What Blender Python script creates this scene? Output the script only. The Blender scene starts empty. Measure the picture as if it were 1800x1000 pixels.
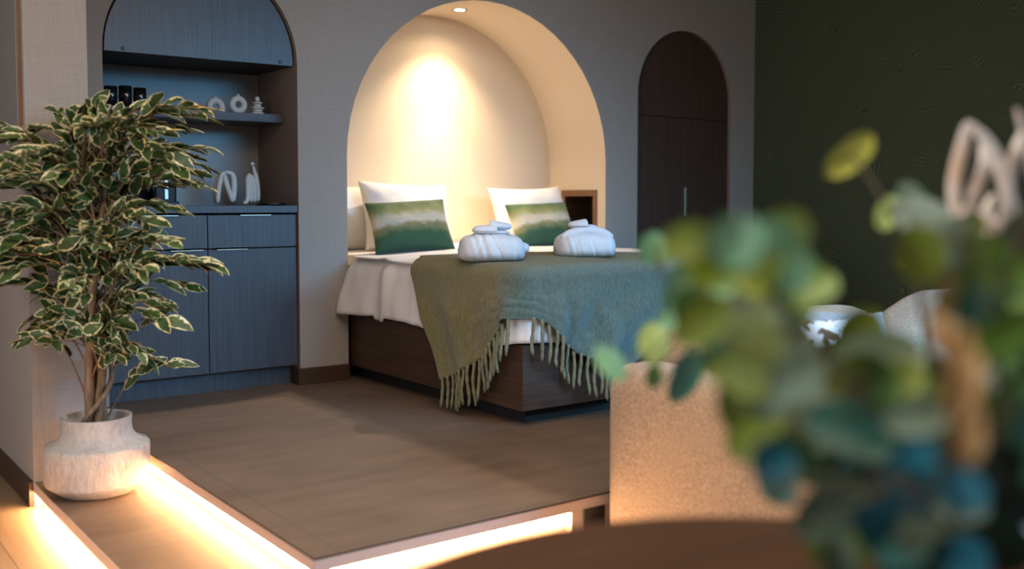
import bpy, bmesh, math, random
from mathutils import Vector, Matrix, noise
PI = math.pi
R = math.radians
random.seed(11)
SC = bpy.context.scene
COL = SC.collection

# ------------------------------------------------------------------ camera, view, world, main light
cam_data = bpy.data.cameras.new('camera')
cam = bpy.data.objects.new('camera', cam_data)
COL.objects.link(cam)
cam.location = (0, 0, 0.92)
cam.rotation_euler = (R(87.0), 0, R(-36.6))
cam_data.sensor_width = 36
cam_data.lens = 35.66
cam_data.shift_y = -52 / 1800
cam_data.clip_start = 0.05
cam_data.dof.use_dof = True
cam_data.dof.focus_distance = 4.35
cam_data.dof.aperture_fstop = 1.4
SC.camera = cam
SC.view_settings.view_transform = 'Standard'
SC.view_settings.look = 'None'
SC.view_settings.gamma = 1
SC.view_settings.use_curve_mapping = False
SC.view_settings.exposure = 0.76
SC.cycles.use_denoising = True
SC.cycles.max_bounces = 7
SC.cycles.diffuse_bounces = 4
SC.cycles.sample_clamp_indirect = 6
wd = bpy.data.worlds.new('world')
SC.world = wd
wd.use_nodes = True
wd.node_tree.nodes['Background'].inputs[0].default_value = (0.45, 0.6, 0.8, 1)
wd.node_tree.nodes['Background'].inputs[1].default_value = 0.35

def light(name, kind, loc, energy, color, rot=(0, 0, 0), **kw):
    d = bpy.data.lights.new(name, kind)
    d.energy = energy
    d.color = color
    for k, v in kw.items():
        setattr(d, k, v)
    o = bpy.data.objects.new(name, d)
    COL.objects.link(o)
    o.location = loc
    o.rotation_euler = rot
    return o
def aim(o, target):
    o.rotation_euler = (Vector(target) - o.location).to_track_quat('-Z', 'Y').to_euler()

# sun added to draw the pale floor patch through the made-up ceiling opening
light('floor_patch_sun', 'SUN', (5, 2.8, 5), 0.7, (1.0, 0.90, 0.80), (0, math.atan(0.70), 0), angle=R(1.0))
# blue daylight coming in through the garden windows in front (behind the photographer)
w = light('garden_window_light', 'AREA', (4.0, -0.9, 2.3), 50, (0.20, 0.57, 1.0), shape='RECTANGLE', size=2.6, size_y=1.2, spread=R(66))
aim(w, (3.0, 3.4, -0.4))
# warm fill added below the ceiling, with no lamp fitting behind it
w = light('ceiling_warm_fill', 'AREA', (1.4, 1.4, 2.38), 40, (1.0, 0.80, 0.62), shape='RECTANGLE', size=2.2, size_y=2.4)
w = light('side_fill_light', 'AREA', (-1.9, 1.6, 1.2), 42, (0.96, 0.93, 0.95), shape='RECTANGLE', size=2.0, size_y=2.0)  # fill added from the left to lift the bed's side, no window there
aim(w, (2.4, 3.6, 0.5))

# ------------------------------------------------------------------ materials
MATS = {}
def mat(name, color=(0.5, 0.5, 0.5), rough=0.6, metal=0.0, spec=0.5, emit=None, estr=0.0, build=None, coat=0.0, sheen=0.0, ccrough=0.1):
    if name in MATS:
        return MATS[name]
    m = bpy.data.materials.new(name)
    m.use_nodes = True
    b = m.node_tree.nodes['Principled BSDF']
    b.inputs['Base Color'].default_value = (*color, 1)
    b.inputs['Roughness'].default_value = rough
    b.inputs['Metallic'].default_value = metal
    b.inputs['Specular IOR Level'].default_value = spec
    b.inputs['Coat Weight'].default_value = coat
    b.inputs['Coat Roughness'].default_value = ccrough
    b.inputs['Sheen Weight'].default_value = sheen
    if emit:
        b.inputs['Emission Color'].default_value = (*emit, 1)
        b.inputs['Emission Strength'].default_value = estr
    if build:
        build(m.node_tree, b)
    MATS[name] = m
    return m
def N(t, kind, **kw):
    n = t.nodes.new(kind)
    for k, v in kw.items():
        if k.startswith('_'):
            setattr(n, k[1:], v)
        else:
            n.inputs[k].default_value = v
    return n
def coords(t, scale=(1, 1, 1), out='Object', rot=(0, 0, 0)):
    c = t.nodes.new('ShaderNodeTexCoord')
    mp = t.nodes.new('ShaderNodeMapping')
    mp.inputs['Scale'].default_value = scale
    mp.inputs['Rotation'].default_value = rot
    t.links.new(c.outputs[out], mp.inputs[0])
    return mp.outputs[0]
def ramp(t, fac, stops):
    r = t.nodes.new('ShaderNodeValToRGB')
    e = r.color_ramp.elements
    while len(e) < len(stops):
        e.new(0.5)
    for el, (p, c) in zip(e, stops):
        el.position = p
        el.color = (*c, 1)
    t.links.new(fac, r.inputs[0])
    return r.outputs[0]
def bump(t, b, h, strength=0.3, dist=0.01):
    n = N(t, 'ShaderNodeBump', Strength=strength, Distance=dist)
    t.links.new(h, n.inputs['Height'])
    t.links.new(n.outputs[0], b.inputs['Normal'])
def mth(t, op, a, b_=None):
    n = t.nodes.new('ShaderNodeMath')
    n.operation = op
    for i, v in enumerate((a, b_)):
        if v is None:
            continue
        if isinstance(v, (int, float)):
            n.inputs[i].default_value = v
        else:
            t.links.new(v, n.inputs[i])
    return n.outputs[0]

def grain(c1, c2, scale, bs=0.25, detail=6, dist=0.003, xrot=(0, 0, 0)):
    def f(t, b):
        v = coords(t, scale, rot=xrot)
        n = N(t, 'ShaderNodeTexNoise', Scale=1.0, Detail=detail, Roughness=0.65)
        t.links.new(v, n.inputs['Vector'])
        t.links.new(ramp(t, n.outputs[0], [(0.3, c1), (0.7, c2)]), b.inputs['Base Color'])
        bump(t, b, n.outputs[0], bs, dist)
    return f
def linen(c1, c2):
    def f(t, b):
        v1 = coords(t, (260, 260, 9)); v2 = coords(t, (10, 10, 320))
        a = N(t, 'ShaderNodeTexNoise', Scale=1.0, Detail=3); c = N(t, 'ShaderNodeTexNoise', Scale=1.0, Detail=3)
        t.links.new(v1, a.inputs['Vector']); t.links.new(v2, c.inputs['Vector'])
        s = mth(t, 'MULTIPLY', mth(t, 'ADD', a.outputs[0], c.outputs[0]), 0.5)
        t.links.new(ramp(t, s, [(0.35, c1), (0.65, c2)]), b.inputs['Base Color'])
        bump(t, b, s, 0.25, 0.002)
    return f
M_wall = mat('taupe_linen_wallpaper', rough=0.85, spec=0.2, build=linen((0.315, 0.280, 0.250), (0.375, 0.335, 0.300)))
M_niche = mat('cream_plaster', (0.64, 0.525, 0.39), 0.8, spec=0.2)
M_jamb = mat('brown_lining', (0.23, 0.17, 0.14), 0.6)
M_ceil = mat('ceiling_paint', (0.5, 0.46, 0.42), 0.9)
def green_paper(t, b):
    v = coords(t, (1, 1, 1))
    n1 = N(t, 'ShaderNodeTexNoise', Scale=3.0, Detail=2)
    t.links.new(v, n1.inputs['Vector'])
    vv = t.nodes.new('ShaderNodeTexVoronoi'); vv.feature = 'SMOOTH_F1'; vv.inputs['Scale'].default_value = 7
    t.links.new(v, vv.inputs['Vector'])
    ro = t.nodes.new('ShaderNodeVectorRotate'); ro.rotation_type = 'X_AXIS'
    t.links.new(v, ro.inputs['Vector'])
    sc_ = t.nodes.new('ShaderNodeSeparateColor'); t.links.new(vv.outputs['Color'], sc_.inputs[0])
    t.links.new(mth(t, 'MULTIPLY', sc_.outputs[0], 9.0), ro.inputs['Angle'])
    w_ = N(t, 'ShaderNodeTexWave', Scale=13.0, Distortion=3.0, Detail=2.0)
    w_.bands_direction = 'Y'
    w_.inputs['Detail Scale'].default_value = 1.3
    t.links.new(ro.outputs[0], w_.inputs['Vector'])
    t.links.new(ramp(t, w_.outputs['Color'], [(0.1, (0.034, 0.048, 0.027)), (0.5, (0.056, 0.072, 0.040)), (0.9, (0.090, 0.108, 0.060))]), b.inputs['Base Color'])
    bump(t, b, w_.outputs['Color'], 0.3, 0.002)
M_green = mat('dark_green_wallpaper', rough=0.7, spec=0.3, build=green_paper)
def tiles(t, b):
    v = coords(t, (1, 1, 1))
    n = N(t, 'ShaderNodeTexNoise', Scale=2.2, Detail=8, Roughness=0.6)
    v2 = coords(t, (3, 14, 3)); n2 = N(t, 'ShaderNodeTexNoise', Scale=1.0, Detail=5)
    t.links.new(v, n.inputs['Vector']); t.links.new(v2, n2.inputs['Vector'])
    s = mth(t, 'ADD', mth(t, 'MULTIPLY', n.outputs[0], 0.6), mth(t, 'MULTIPLY', n2.outputs[0], 0.4))
    col = ramp(t, s, [(0.32, (0.112, 0.072, 0.046)), (0.68, (0.195, 0.128, 0.083))])
    br = t.nodes.new('ShaderNodeTexBrick')
    br.inputs['Scale'].default_value = 1.0
    br.inputs['Mortar Size'].default_value = 0.0025
    br.inputs['Brick Width'].default_value = 1.2
    br.inputs['Row Height'].default_value = 0.6
    br.offset = 0.0
    t.links.new(v, br.inputs['Vector'])
    mx = t.nodes.new('ShaderNodeMixRGB')
    t.links.new(br.outputs['Fac'], mx.inputs[0])
    t.links.new(col, mx.inputs[1])
    mx.inputs[2].default_value = (0.10, 0.078, 0.06, 1)
    t.links.new(mx.outputs[0], b.inputs['Base Color'])
    bump(t, b, n2.outputs[0], 0.08, 0.002)
M_tile = mat('brown_stone_tile', rough=0.62, spec=0.35, build=tiles)
def planks(t, b):
    v = coords(t, (1, 1, 1), rot=(0, 0, R(90)))
    br = t.nodes.new('ShaderNodeTexBrick')
    br.inputs['Scale'].default_value = 1.0
    br.inputs['Mortar Size'].default_value = 0.0022
    br.inputs['Brick Width'].default_value = 1.6
    br.inputs['Row Height'].default_value = 0.2
    br.inputs['Color1'].default_value = (0.33, 0.22, 0.125, 1)
    br.inputs['Color2'].default_value = (0.27, 0.175, 0.10, 1)
    br.inputs['Mortar'].default_value = (0.12, 0.075, 0.045, 1)
    t.links.new(v, br.inputs['Vector'])
    v2 = coords(t, (40, 2.5, 10)); n2 = N(t, 'ShaderNodeTexNoise', Scale=1.0, Detail=5)
    t.links.new(v2, n2.inputs['Vector'])
    mx = t.nodes.new('ShaderNodeMixRGB'); mx.blend_type = 'MULTIPLY'; mx.inputs[0].default_value = 0.6
    t.links.new(br.outputs[0], mx.inputs[1])
    t.links.new(ramp(t, n2.outputs[0], [(0.3, (0.6, 0.6, 0.6)), (0.7, (1, 1, 1))]), mx.inputs[2])
    t.links.new(mx.outputs[0], b.inputs['Base Color'])
M_plank = mat('oak_floor_planks', rough=0.5, build=planks)
M_walnut = mat('dark_walnut_base', rough=0.5, spec=0.4, build=grain((0.032, 0.017, 0.011), (0.075, 0.038, 0.022), (3, 3, 90), 0.3))
M_walnut_trim = mat('walnut_trim', rough=0.5, build=grain((0.04, 0.02, 0.012), (0.075, 0.038, 0.02), (4, 4, 60), 0.2))
M_wood_frame = mat('brown_wood_frame', rough=0.5, build=grain((0.16, 0.075, 0.035), (0.24, 0.12, 0.06), (30, 30, 8), 0.2))
M_veneer = mat('slate_veneer', rough=0.38, spec=0.5, coat=0.2, ccrough=0.3, build=grain((0.038, 0.043, 0.054), (0.082, 0.088, 0.105), (150, 150, 3.2), 0.35, 5, 0.002))
M_wardrobe = mat('dark_brown_veneer', rough=0.45, spec=0.35, build=grain((0.040, 0.021, 0.014), (0.090, 0.050, 0.034), (150, 150, 3.2), 0.35, 5, 0.002))
M_black = mat('black_gap', (0.006, 0.006, 0.006), 0.7)
M_darkpanel = mat('dark_lining', (0.02, 0.018, 0.017), 0.6)
M_backpanel = mat('grey_backboard', (0.24, 0.25, 0.25), 0.45, spec=0.6, coat=0.2, ccrough=0.3)
M_brass = mat('pale_brass', (0.62, 0.56, 0.42), 0.35, metal=1.0)
M_steel = mat('brushed_steel', (0.6, 0.62, 0.64), 0.3, metal=1.0)
M_ceramic = mat('white_ceramic', (0.62, 0.62, 0.60), 0.6)
M_blackgloss = mat('black_gloss', (0.008, 0.008, 0.01), 0.15, coat=0.5)
M_glass = mat('dark_glass', (0.01, 0.012, 0.014), 0.08, coat=1.0)
M_led_front = mat('led_diffuser_dim', (1, 1, 1), 0.5, emit=(1.0, 0.56, 0.26), estr=50)
M_led = mat('led_diffuser', (1, 1, 1), 0.5, emit=(1.0, 0.56, 0.26), estr=85)
M_lamp = mat('spot_bulb', (1, 1, 1), 0.5, emit=(1.0, 0.85, 0.65), estr=40)
def cotton(c, scale=30, bs=0.25):
    def f(t, b):
        n = N(t, 'ShaderNodeTexNoise', Scale=scale, Detail=4)
        t.links.new(coords(t), n.inputs['Vector'])
        bump(t, b, n.outputs[0], bs, 0.006)
    return f
M_sheet = mat('white_cotton', (0.80, 0.765, 0.75), 0.85, spec=0.2, build=cotton(1, 14, 0.3))
M_pillow = mat('white_pillow_cotton', (0.78, 0.75, 0.72), 0.85, spec=0.2, build=cotton(1, 12, 0.35))
M_robe = mat('white_waffle_cotton', (0.60, 0.62, 0.66), 0.85, spec=0.2, build=cotton(1, 25, 0.3))
def plaster(t, b):
    n = N(t, 'ShaderNodeTexNoise', Scale=55.0, Detail=8, Roughness=0.7)
    t.links.new(coords(t, (1, 1, 0.45)), n.inputs['Vector'])
    t.links.new(ramp(t, n.outputs[0], [(0.3, (0.42, 0.36, 0.31)), (0.6, (0.58, 0.52, 0.46))]), b.inputs['Base Color'])
    bump(t, b, n.outputs[0], 0.8, 0.012)
M_pot = mat('chalky_cream_clay', rough=0.95, spec=0.15, build=plaster)
def boucle(c1, c2):
    def f(t, b):
        n = N(t, 'ShaderNodeTexNoise', Scale=170.0, Detail=4, Roughness=0.8)
        t.links.new(coords(t), n.inputs['Vector'])
        t.links.new(ramp(t, n.outputs[0], [(0.36, c1), (0.62, c2)]), b.inputs['Base Color'])
        bump(t, b, n.outputs[0], 0.7, 0.008)
    return f
M_sofa = mat('beige_boucle', rough=0.95, spec=0.1, sheen=0.2, build=boucle((0.24, 0.165, 0.10), (0.54, 0.40, 0.28)))
M_bluegrey = mat('pale_grey_velvet', rough=0.8, sheen=0.2, build=boucle((0.26, 0.27, 0.28), (0.34, 0.35, 0.36)))
def cow(t, b):
    n = N(t, 'ShaderNodeTexNoise', Scale=26.0, Detail=2)
    t.links.new(coords(t), n.inputs['Vector'])
    t.links.new(ramp(t, n.outputs[0], [(0.50, (0.70, 0.71, 0.69)), (0.54, (0.10, 0.055, 0.03))]), b.inputs['Base Color'])
M_cow = mat('spotted_knit', rough=0.9, build=cow)
def tie_dye(t, b):
    c = t.nodes.new('ShaderNodeTexCoord')
    sp = t.nodes.new('ShaderNodeSeparateXYZ')
    t.links.new(c.outputs['UV'], sp.inputs[0])
    n = N(t, 'ShaderNodeTexNoise', Scale=9.0, Detail=8, Roughness=0.7)
    t.links.new(coords(t, (1, 1, 1)), n.inputs['Vector'])
    s = mth(t, 'ADD', sp.outputs['Y'], mth(t, 'MULTIPLY', mth(t, 'SUBTRACT', n.outputs[0], 0.5), 0.34))
    t.links.new(ramp(t, s, [(0.0, (0.012, 0.055, 0.03)), (0.28, (0.022, 0.085, 0.035)), (0.42, (0.20, 0.19, 0.085)), (0.50, (0.50, 0.46, 0.38)),
                            (0.60, (0.46, 0.42, 0.32)), (0.72, (0.21, 0.22, 0.075)), (0.86, (0.055, 0.105, 0.032)), (1.0, (0.02, 0.06, 0.022))]), b.inputs['Base Color'])
    n3 = N(t, 'ShaderNodeTexNoise', Scale=220.0, Detail=2)
    t.links.new(coords(t), n3.inputs['Vector'])
    bump(t, b, n3.outputs[0], 0.5, 0.003)
M_tie = mat('green_cream_dyed_velvet', rough=0.75, sheen=0.15, build=tie_dye)
def mohair(t, b):
    c = t.nodes.new('ShaderNodeTexCoord')
    sp = t.nodes.new('ShaderNodeSeparateXYZ')
    t.links.new(c.outputs['UV'], sp.inputs[0])
    big = N(t, 'ShaderNodeTexNoise', Scale=7.0, Detail=4)
    fine = N(t, 'ShaderNodeTexNoise', Scale=85.0, Detail=8, Roughness=0.85)
    t.links.new(coords(t), big.inputs['Vector'])
    t.links.new(coords(t, (1, 1, 0.45)), fine.inputs['Vector'])
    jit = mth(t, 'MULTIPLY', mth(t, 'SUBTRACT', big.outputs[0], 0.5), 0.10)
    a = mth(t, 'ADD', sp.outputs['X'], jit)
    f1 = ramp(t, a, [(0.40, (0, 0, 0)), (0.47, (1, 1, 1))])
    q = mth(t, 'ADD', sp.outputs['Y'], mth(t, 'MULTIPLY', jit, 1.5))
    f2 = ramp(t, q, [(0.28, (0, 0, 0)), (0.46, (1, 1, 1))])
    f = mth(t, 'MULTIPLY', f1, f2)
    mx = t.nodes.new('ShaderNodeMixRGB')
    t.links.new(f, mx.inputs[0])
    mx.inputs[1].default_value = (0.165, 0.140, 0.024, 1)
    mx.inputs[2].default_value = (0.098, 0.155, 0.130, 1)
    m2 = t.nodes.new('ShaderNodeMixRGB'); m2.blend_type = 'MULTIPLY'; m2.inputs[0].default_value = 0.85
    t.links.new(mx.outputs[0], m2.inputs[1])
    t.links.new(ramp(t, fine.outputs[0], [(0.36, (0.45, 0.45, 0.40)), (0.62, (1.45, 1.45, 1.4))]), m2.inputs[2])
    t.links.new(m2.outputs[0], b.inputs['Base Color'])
    bump(t, b, fine.outputs[0], 0.9, 0.012)
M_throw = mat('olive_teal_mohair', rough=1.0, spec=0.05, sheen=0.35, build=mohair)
M_tassel = mat('sage_yarn', rough=1.0, spec=0.05, build=grain((0.13, 0.12, 0.065), (0.24, 0.23, 0.15), (120, 120, 60), 0.5))
def varieg(t, b):
    c = t.nodes.new('ShaderNodeTexCoord')
    sp = t.nodes.new('ShaderNodeSeparateXYZ')
    t.links.new(c.outputs['UV'], sp.inputs[0])
    # uv.y: 0 on the midrib, 1 on the margin
    n = N(t, 'ShaderNodeTexNoise', Scale=60.0, Detail=3)
    t.links.new(coords(t), n.inputs['Vector'])
    s = mth(t, 'ADD', sp.outputs['Y'], mth(t, 'MULTIPLY', mth(t, 'SUBTRACT', n.outputs[0], 0.5), 1.1))
    n2 = N(t, 'ShaderNodeTexNoise', Scale=18.0, Detail=1)
    t.links.new(coords(t), n2.inputs['Vector'])
    g = ramp(t, n2.outputs[0], [(0.35, (0.013, 0.040, 0.010)), (0.65, (0.070, 0.115, 0.028))])
    e = ramp(t, n2.outputs[0], [(0.35, (0.70, 0.56, 0.24)), (0.65, (0.68, 0.62, 0.40))])
    mx = t.nodes.new('ShaderNodeMixRGB')
    t.links.new(ramp(t, s, [(0.77, (0, 0, 0)), (0.82, (1, 1, 1))]), mx.inputs[0])
    t.links.new(g, mx.inputs[1]); t.links.new(e, mx.inputs[2])
    t.links.new(mx.outputs[0], b.inputs['Base Color'])
M_ficus = mat('variegated_leaf', rough=0.5, spec=0.4, build=varieg)
M_bark = mat('tan_bark', rough=0.9, build=grain((0.13, 0.075, 0.04), (0.34, 0.22, 0.13), (60, 60, 14), 0.7, 6, 0.01))
M_soil = mat('dark_soil', rough=1.0, build=grain((0.02, 0.014, 0.01), (0.06, 0.04, 0.03), (60, 60, 60), 0.8))
M_table = mat('dark_walnut_top', rough=0.7, spec=0.12, build=grain((0.042, 0.019, 0.008), (0.075, 0.034, 0.014), (3, 60, 3), 0.1))
M_plug = mat('black_plastic', (0.012, 0.012, 0.013), 0.35)
M_nosing = mat('tile_edge_trim', (0.03, 0.024, 0.02), 0.4)
M_riser = mat('riser_tile', (0.50, 0.40, 0.34), 0.55)
LEAFCOL = {'mint': (0.16, 0.36, 0.21), 'lime': (0.30, 0.40, 0.13), 'green': (0.07, 0.17, 0.05), 'green2': (0.10, 0.21, 0.03), 'teal': (0.03, 0.12, 0.10),
           'olive': (0.15, 0.20, 0.03), 'yolive': (0.19, 0.27, 0.02), 'yellow': (0.48, 0.49, 0.09), 'sage': (0.18, 0.26, 0.19), 'pale': (0.34, 0.44, 0.40),
           'peach': (0.62, 0.36, 0.17), 'blue': (0.02, 0.16, 0.24), 'dark': (0.015, 0.04, 0.03)}
for k, c in LEAFCOL.items():
    c = tuple(min(.8, x * 1.45) for x in c)
    mat('leaf_' + k, c, 0.5, spec=0.4, build=grain(tuple(x * 0.85 for x in c), tuple(min(1, x * 1.15) for x in c), (40, 40, 40), 0.1))
M_stem = mat('woody_stem', (0.11, 0.10, 0.06), 0.8)
M_bract = mat('bleached_bract', rough=0.8, build=grain((0.74, 0.56, 0.42), (0.86, 0.92, 0.96), (14, 14, 14), 0.2))
M_vase = mat('dark_green_glaze', (0.012, 0.02, 0.018), 0.3, coat=0.4)

# ------------------------------------------------------------------ object helpers
def tag(o, label=None, cat=None, group=None, kind=None):
    if label: o['label'] = label
    if cat: o['category'] = cat
    if group: o['group'] = group
    if kind: o['kind'] = kind
    return o
def empty(name, loc, label, cat, group=None, rz=0):
    o = bpy.data.objects.new(name, None)
    COL.objects.link(o)
    o.location = loc
    o.rotation_euler = (0, 0, rz)
    o.empty_display_size = 0.1
    return tag(o, label, cat, group)
def obj(name, bm, m, parent=None, smooth=False, bevel=0, seg=2, subsurf=0, world=False, autosmooth=None):
    """mesh object; with world=True the mesh is given in world coordinates and moved into its parent's frame"""
    me = bpy.data.meshes.new(name)
    bmesh.ops.recalc_face_normals(bm, faces=bm.faces[:])
    bm.to_mesh(me)
    bm.free()
    for mm in (m if isinstance(m, (list, tuple)) else [m]):
        me.materials.append(mm)
    if smooth:
        for p in me.polygons: p.use_smooth = True
    o = bpy.data.objects.new(name, me)
    COL.objects.link(o)
    if parent:
        o.parent = parent
        if world:
            top = Matrix.Identity(4)
            q = parent
            chain = []
            while q: chain.append(q); q = q.parent
            for q in reversed(chain): top = top @ Matrix.LocRotScale(q.location, q.rotation_euler, q.scale)
            me.transform(top.inverted())
    if bevel:
        md = o.modifiers.new('bevel', 'BEVEL'); md.width = bevel; md.segments = seg; md.limit_method = 'ANGLE'; md.angle_limit = R(35)
    if subsurf:
        md = o.modifiers.new('subdivision', 'SUBSURF'); md.levels = subsurf; md.render_levels = subsurf
    return o
def struct(name, bm, m, parent=None, **kw):
    o = obj(name, bm, m, parent, **kw)
    if parent is None: o['kind'] = 'structure'
    return o
def box(bm, x0, x1, y0, y1, z0, z1):
    v = [bm.verts.new((x, y, z)) for x in (x0, x1) for y in (y0, y1) for z in (z0, z1)]
    for f in ((0, 1, 3, 2), (4, 6, 7, 5), (0, 4, 5, 1), (2, 3, 7, 6), (0, 2, 6, 4), (1, 5, 7, 3)):
        bm.faces.new([v[i] for i in f])
    return v
def B(*a):
    bm = bmesh.new()
    if a and not isinstance(a[0], (list, tuple)): a = [a]
    for k in a: box(bm, *k)
    return bm
def frame_of(d):
    d = d.normalized()
    a = Vector((0, 0, 1)) if abs(d.z) < 0.9 else Vector((1, 0, 0))
    u = d.cross(a).normalized()
    return u, d.cross(u).normalized()
def tube(bm, pts, rad, n=8, caps=True):
    pts = [Vector(p) for p in pts]
    rings = []
    for i, p in enumerate(pts):
        d = (pts[min(i + 1, len(pts) - 1)] - pts[max(i - 1, 0)])
        if i == 0: u, v = frame_of(d)
        else:
            dn = d.normalized(); u = (u - dn * u.dot(dn)).normalized(); v = dn.cross(u)
        r = rad[i] if isinstance(rad, (list, tuple)) else rad
        rings.append([bm.verts.new(p + (u * math.cos(2 * PI * k / n) + v * math.sin(2 * PI * k / n)) * r) for k in range(n)])
    for a, b in zip(rings, rings[1:]):
        for k in range(n): bm.faces.new((a[k], a[(k + 1) % n], b[(k + 1) % n], b[k]))
    if caps:
        bm.faces.new(rings[0]); bm.faces.new(rings[-1])
def lathe(bm, prof, n=48, c=(0, 0, 0)):
    rings = []
    for r, z in prof:
        rings.append([bm.verts.new((c[0] + r * math.cos(2 * PI * k / n), c[1] + r * math.sin(2 * PI * k / n), c[2] + z)) for k in range(n)])
    for a, b in zip(rings, rings[1:]):
        for k in range(n): bm.faces.new((a[k], a[(k + 1) % n], b[(k + 1) % n], b[k]))
    for e in (rings[0], rings[-1]):
        if True: bm.faces.new(e)
def grid(bm, nu, nv, f, uv=True):
    lay = bm.loops.layers.uv.verify() if uv else None
    vs = [[bm.verts.new(f(i / nu, j / nv)) for j in range(nv + 1)] for i in range(nu + 1)]
    for i in range(nu):
        for j in range(nv):
            fc = bm.faces.new((vs[i][j], vs[i + 1][j], vs[i + 1][j + 1], vs[i][j + 1]))
            if uv:
                for l, (a, b) in zip(fc.loops, ((i, j), (i + 1, j), (i + 1, j + 1), (i, j + 1))): l[lay].uv = (a / nu, b / nv)
    return vs
def sm(a, b, x):
    t = max(0, min(1, (x - a) / (b - a)))
    return t * t * (3 - 2 * t)
def lerp(a, b, t): return a + (b - a) * t
def pw(pts, x):
    for (x0, y0), (x1, y1) in zip(pts, pts[1:]):
        if x <= x1: return lerp(y0, y1, max(0, (x - x0) / (x1 - x0)))
    return pts[-1][1]
def nz(p, s=1.0): return noise.noise(Vector(p) * s)

# ------------------------------------------------------------------ the room
WY = 4.70            # face of the arched wall
TOP = 2.45           # ceiling
PX0, PY0 = 1.125, 2.37   # corner of the raised floor
GZ = -0.19           # ground floor level
SZ = -0.10           # side step level

def slab(x0, x1, y0, y1, z, t=0.038):
    return B(x0, x1, y0, y1, z - t, z)
struct('floor', slab(PX0, 5.62, PY0, 5.3, 0), M_tile)
struct('trim_1', B((PX0 - .003, PX0, PY0 - .003, WY, -.004, .001), (PX0, 5.6, PY0 - .003, PY0, -.004, .001)), M_nosing)
# the slab's edge strip is light tile
struct('trim_2', B((PX0 - .002, PX0, PY0 - .002, WY, -.038, -.004), (PX0, 5.6, PY0 - .002, PY0, -.038, -.004)), M_riser)
struct('floor_2', slab(0.775, PX0 + .05, PY0, WY, SZ, 0.034), M_tile)
struct('trim_3', B((0.772, 0.775, PY0 - .003, 3.96, SZ - .004, SZ + .001), (0.773, 0.775, PY0, 3.96, SZ - .034, SZ - .004)), M_riser)
struct('floor_3', B(-3.0, 5.62, -2.0, 6.2, GZ - .05, GZ), M_plank)
# risers, set back under the nosings
struct('trim_4', B((PX0 + .03, PX0 + .06, PY0 + .03, WY, SZ, -.038), (PX0 + .03, 1.99, PY0 + .03, PY0 + .06, GZ, -.038), (1.99, 5.6, PY0, PY0 + .05, GZ, -.038)), M_riser)
struct('trim_5', B(0.805, 0.835, PY0 + .01, 3.96, GZ, SZ - .034), M_riser)
def led(name, b, label, m=None):
    tag(obj(name, B(*b), m or M_led), label, 'light strip', 'warm strip lights under the step edges')
led('led_strip', (PX0 + .012, PX0 + .029, PY0 + .06, 4.6, -.055, -.039), 'glowing warm strip light under the raised floor edge beside the potted tree')
led('led_strip', (0.787, 0.804, PY0 + .03, 3.955, SZ - .050, SZ - .035), 'glowing warm strip light under the low side step, at bottom left corner')
led('led_strip', (PX0 + .06, 1.985, PY0 + .010, PY0 + .029, -.075, -.039), 'glowing warm strip light along the front of the raised floor, ending beside the black socket', M_led_front)

# wall with three arches
def arch_pts(cx, r, spring, n=28):
    return [(cx + r * math.cos(PI - PI * k / n), spring + r * math.sin(PI - PI * k / n)) for k in range(n + 1)]
ARCH = {'cab': (1.7025, 0.4625, 1.60), 'bed': (3.3225, 0.8875, 1.155), 'wrd': (4.915, 0.435, 1.60)}
def front_wall():
    bm = bmesh.new()
    def q(x0, x1, z0a, z0b):
        vs = [bm.verts.new(p) for p in ((x0, WY, z0a), (x1, WY, z0b), (x1, WY, TOP), (x0, WY, TOP))]
        bm.faces.new(vs)
    x = 0.99
    for k in ('cab', 'bed', 'wrd'):
        cx, r, sp = ARCH[k]
        q(x, cx - r, SZ if x < 1 else 0, SZ if x < 1 else 0)
        pts = arch_pts(cx, r, sp)
        for (a, za), (b, zb) in zip(pts, pts[1:]): q(a, b, za, zb)
        x = cx + r
    q(x, 5.59, 0, 0)
    bmesh.ops.remove_doubles(bm, verts=bm.verts[:], dist=1e-5)
    return bm
struct('wall_back', front_wall(), M_wall)
def soffit(key, y1, z0=0, hole=None, y0=WY):
    bm = bmesh.new()
    cx, r, sp = ARCH[key]
    pts = arch_pts(cx, r, sp)
    for (a, za), (b, zb) in zip(pts, pts[1:]):
        bm.faces.new([bm.verts.new(p) for p in ((a, y0, za), (b, y0, zb), (b, y1, zb), (a, y1, za))])
    def side(x, ya, yb, za, zb): bm.faces.new([bm.verts.new(p) for p in ((x, ya, za), (x, yb, za), (x, yb, zb), (x, ya, zb))])
    side(cx - r, y0, y1, z0, sp)
    x = cx + r
    if hole:
        ha, hb, hz0, hz1 = hole
        side(x, y0, ha, z0, sp); side(x, hb, y1, z0, sp); side(x, ha, hb, z0, hz0); side(x, ha, hb, hz1, sp)
    else: side(x, y0, y1, z0, sp)
    bmesh.ops.remove_doubles(bm, verts=bm.verts[:], dist=1e-5)
    return bm
def backplane(key, y, z0=0):
    bm = bmesh.new()
    cx, r, sp = ARCH[key]
    pts = arch_pts(cx, r, sp)
    vs = [bm.verts.new((cx - r, y, z0))] + [bm.verts.new((a, y, z)) for a, z in pts] + [bm.verts.new((cx + r, y, z0))]
    bm.faces.new(vs)
    return bm
HOLE = (4.80, 5.09, 0.66, 0.965)
for p in struct('wall_niche_side', soffit('bed', 5.25, hole=HOLE), M_niche).data.polygons: p.use_smooth = abs(p.normal.x) < 0.999
struct('wall_niche_back', backplane('bed', 5.25), M_niche)
struct('wall_cabinet_side', soffit('cab', 5.2), M_jamb)
struct('wall_cabinet_back', backplane('cab', 5.2), M_backpanel)
struct('wall_wardrobe_side', soffit('wrd', 4.95), M_jamb)
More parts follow.
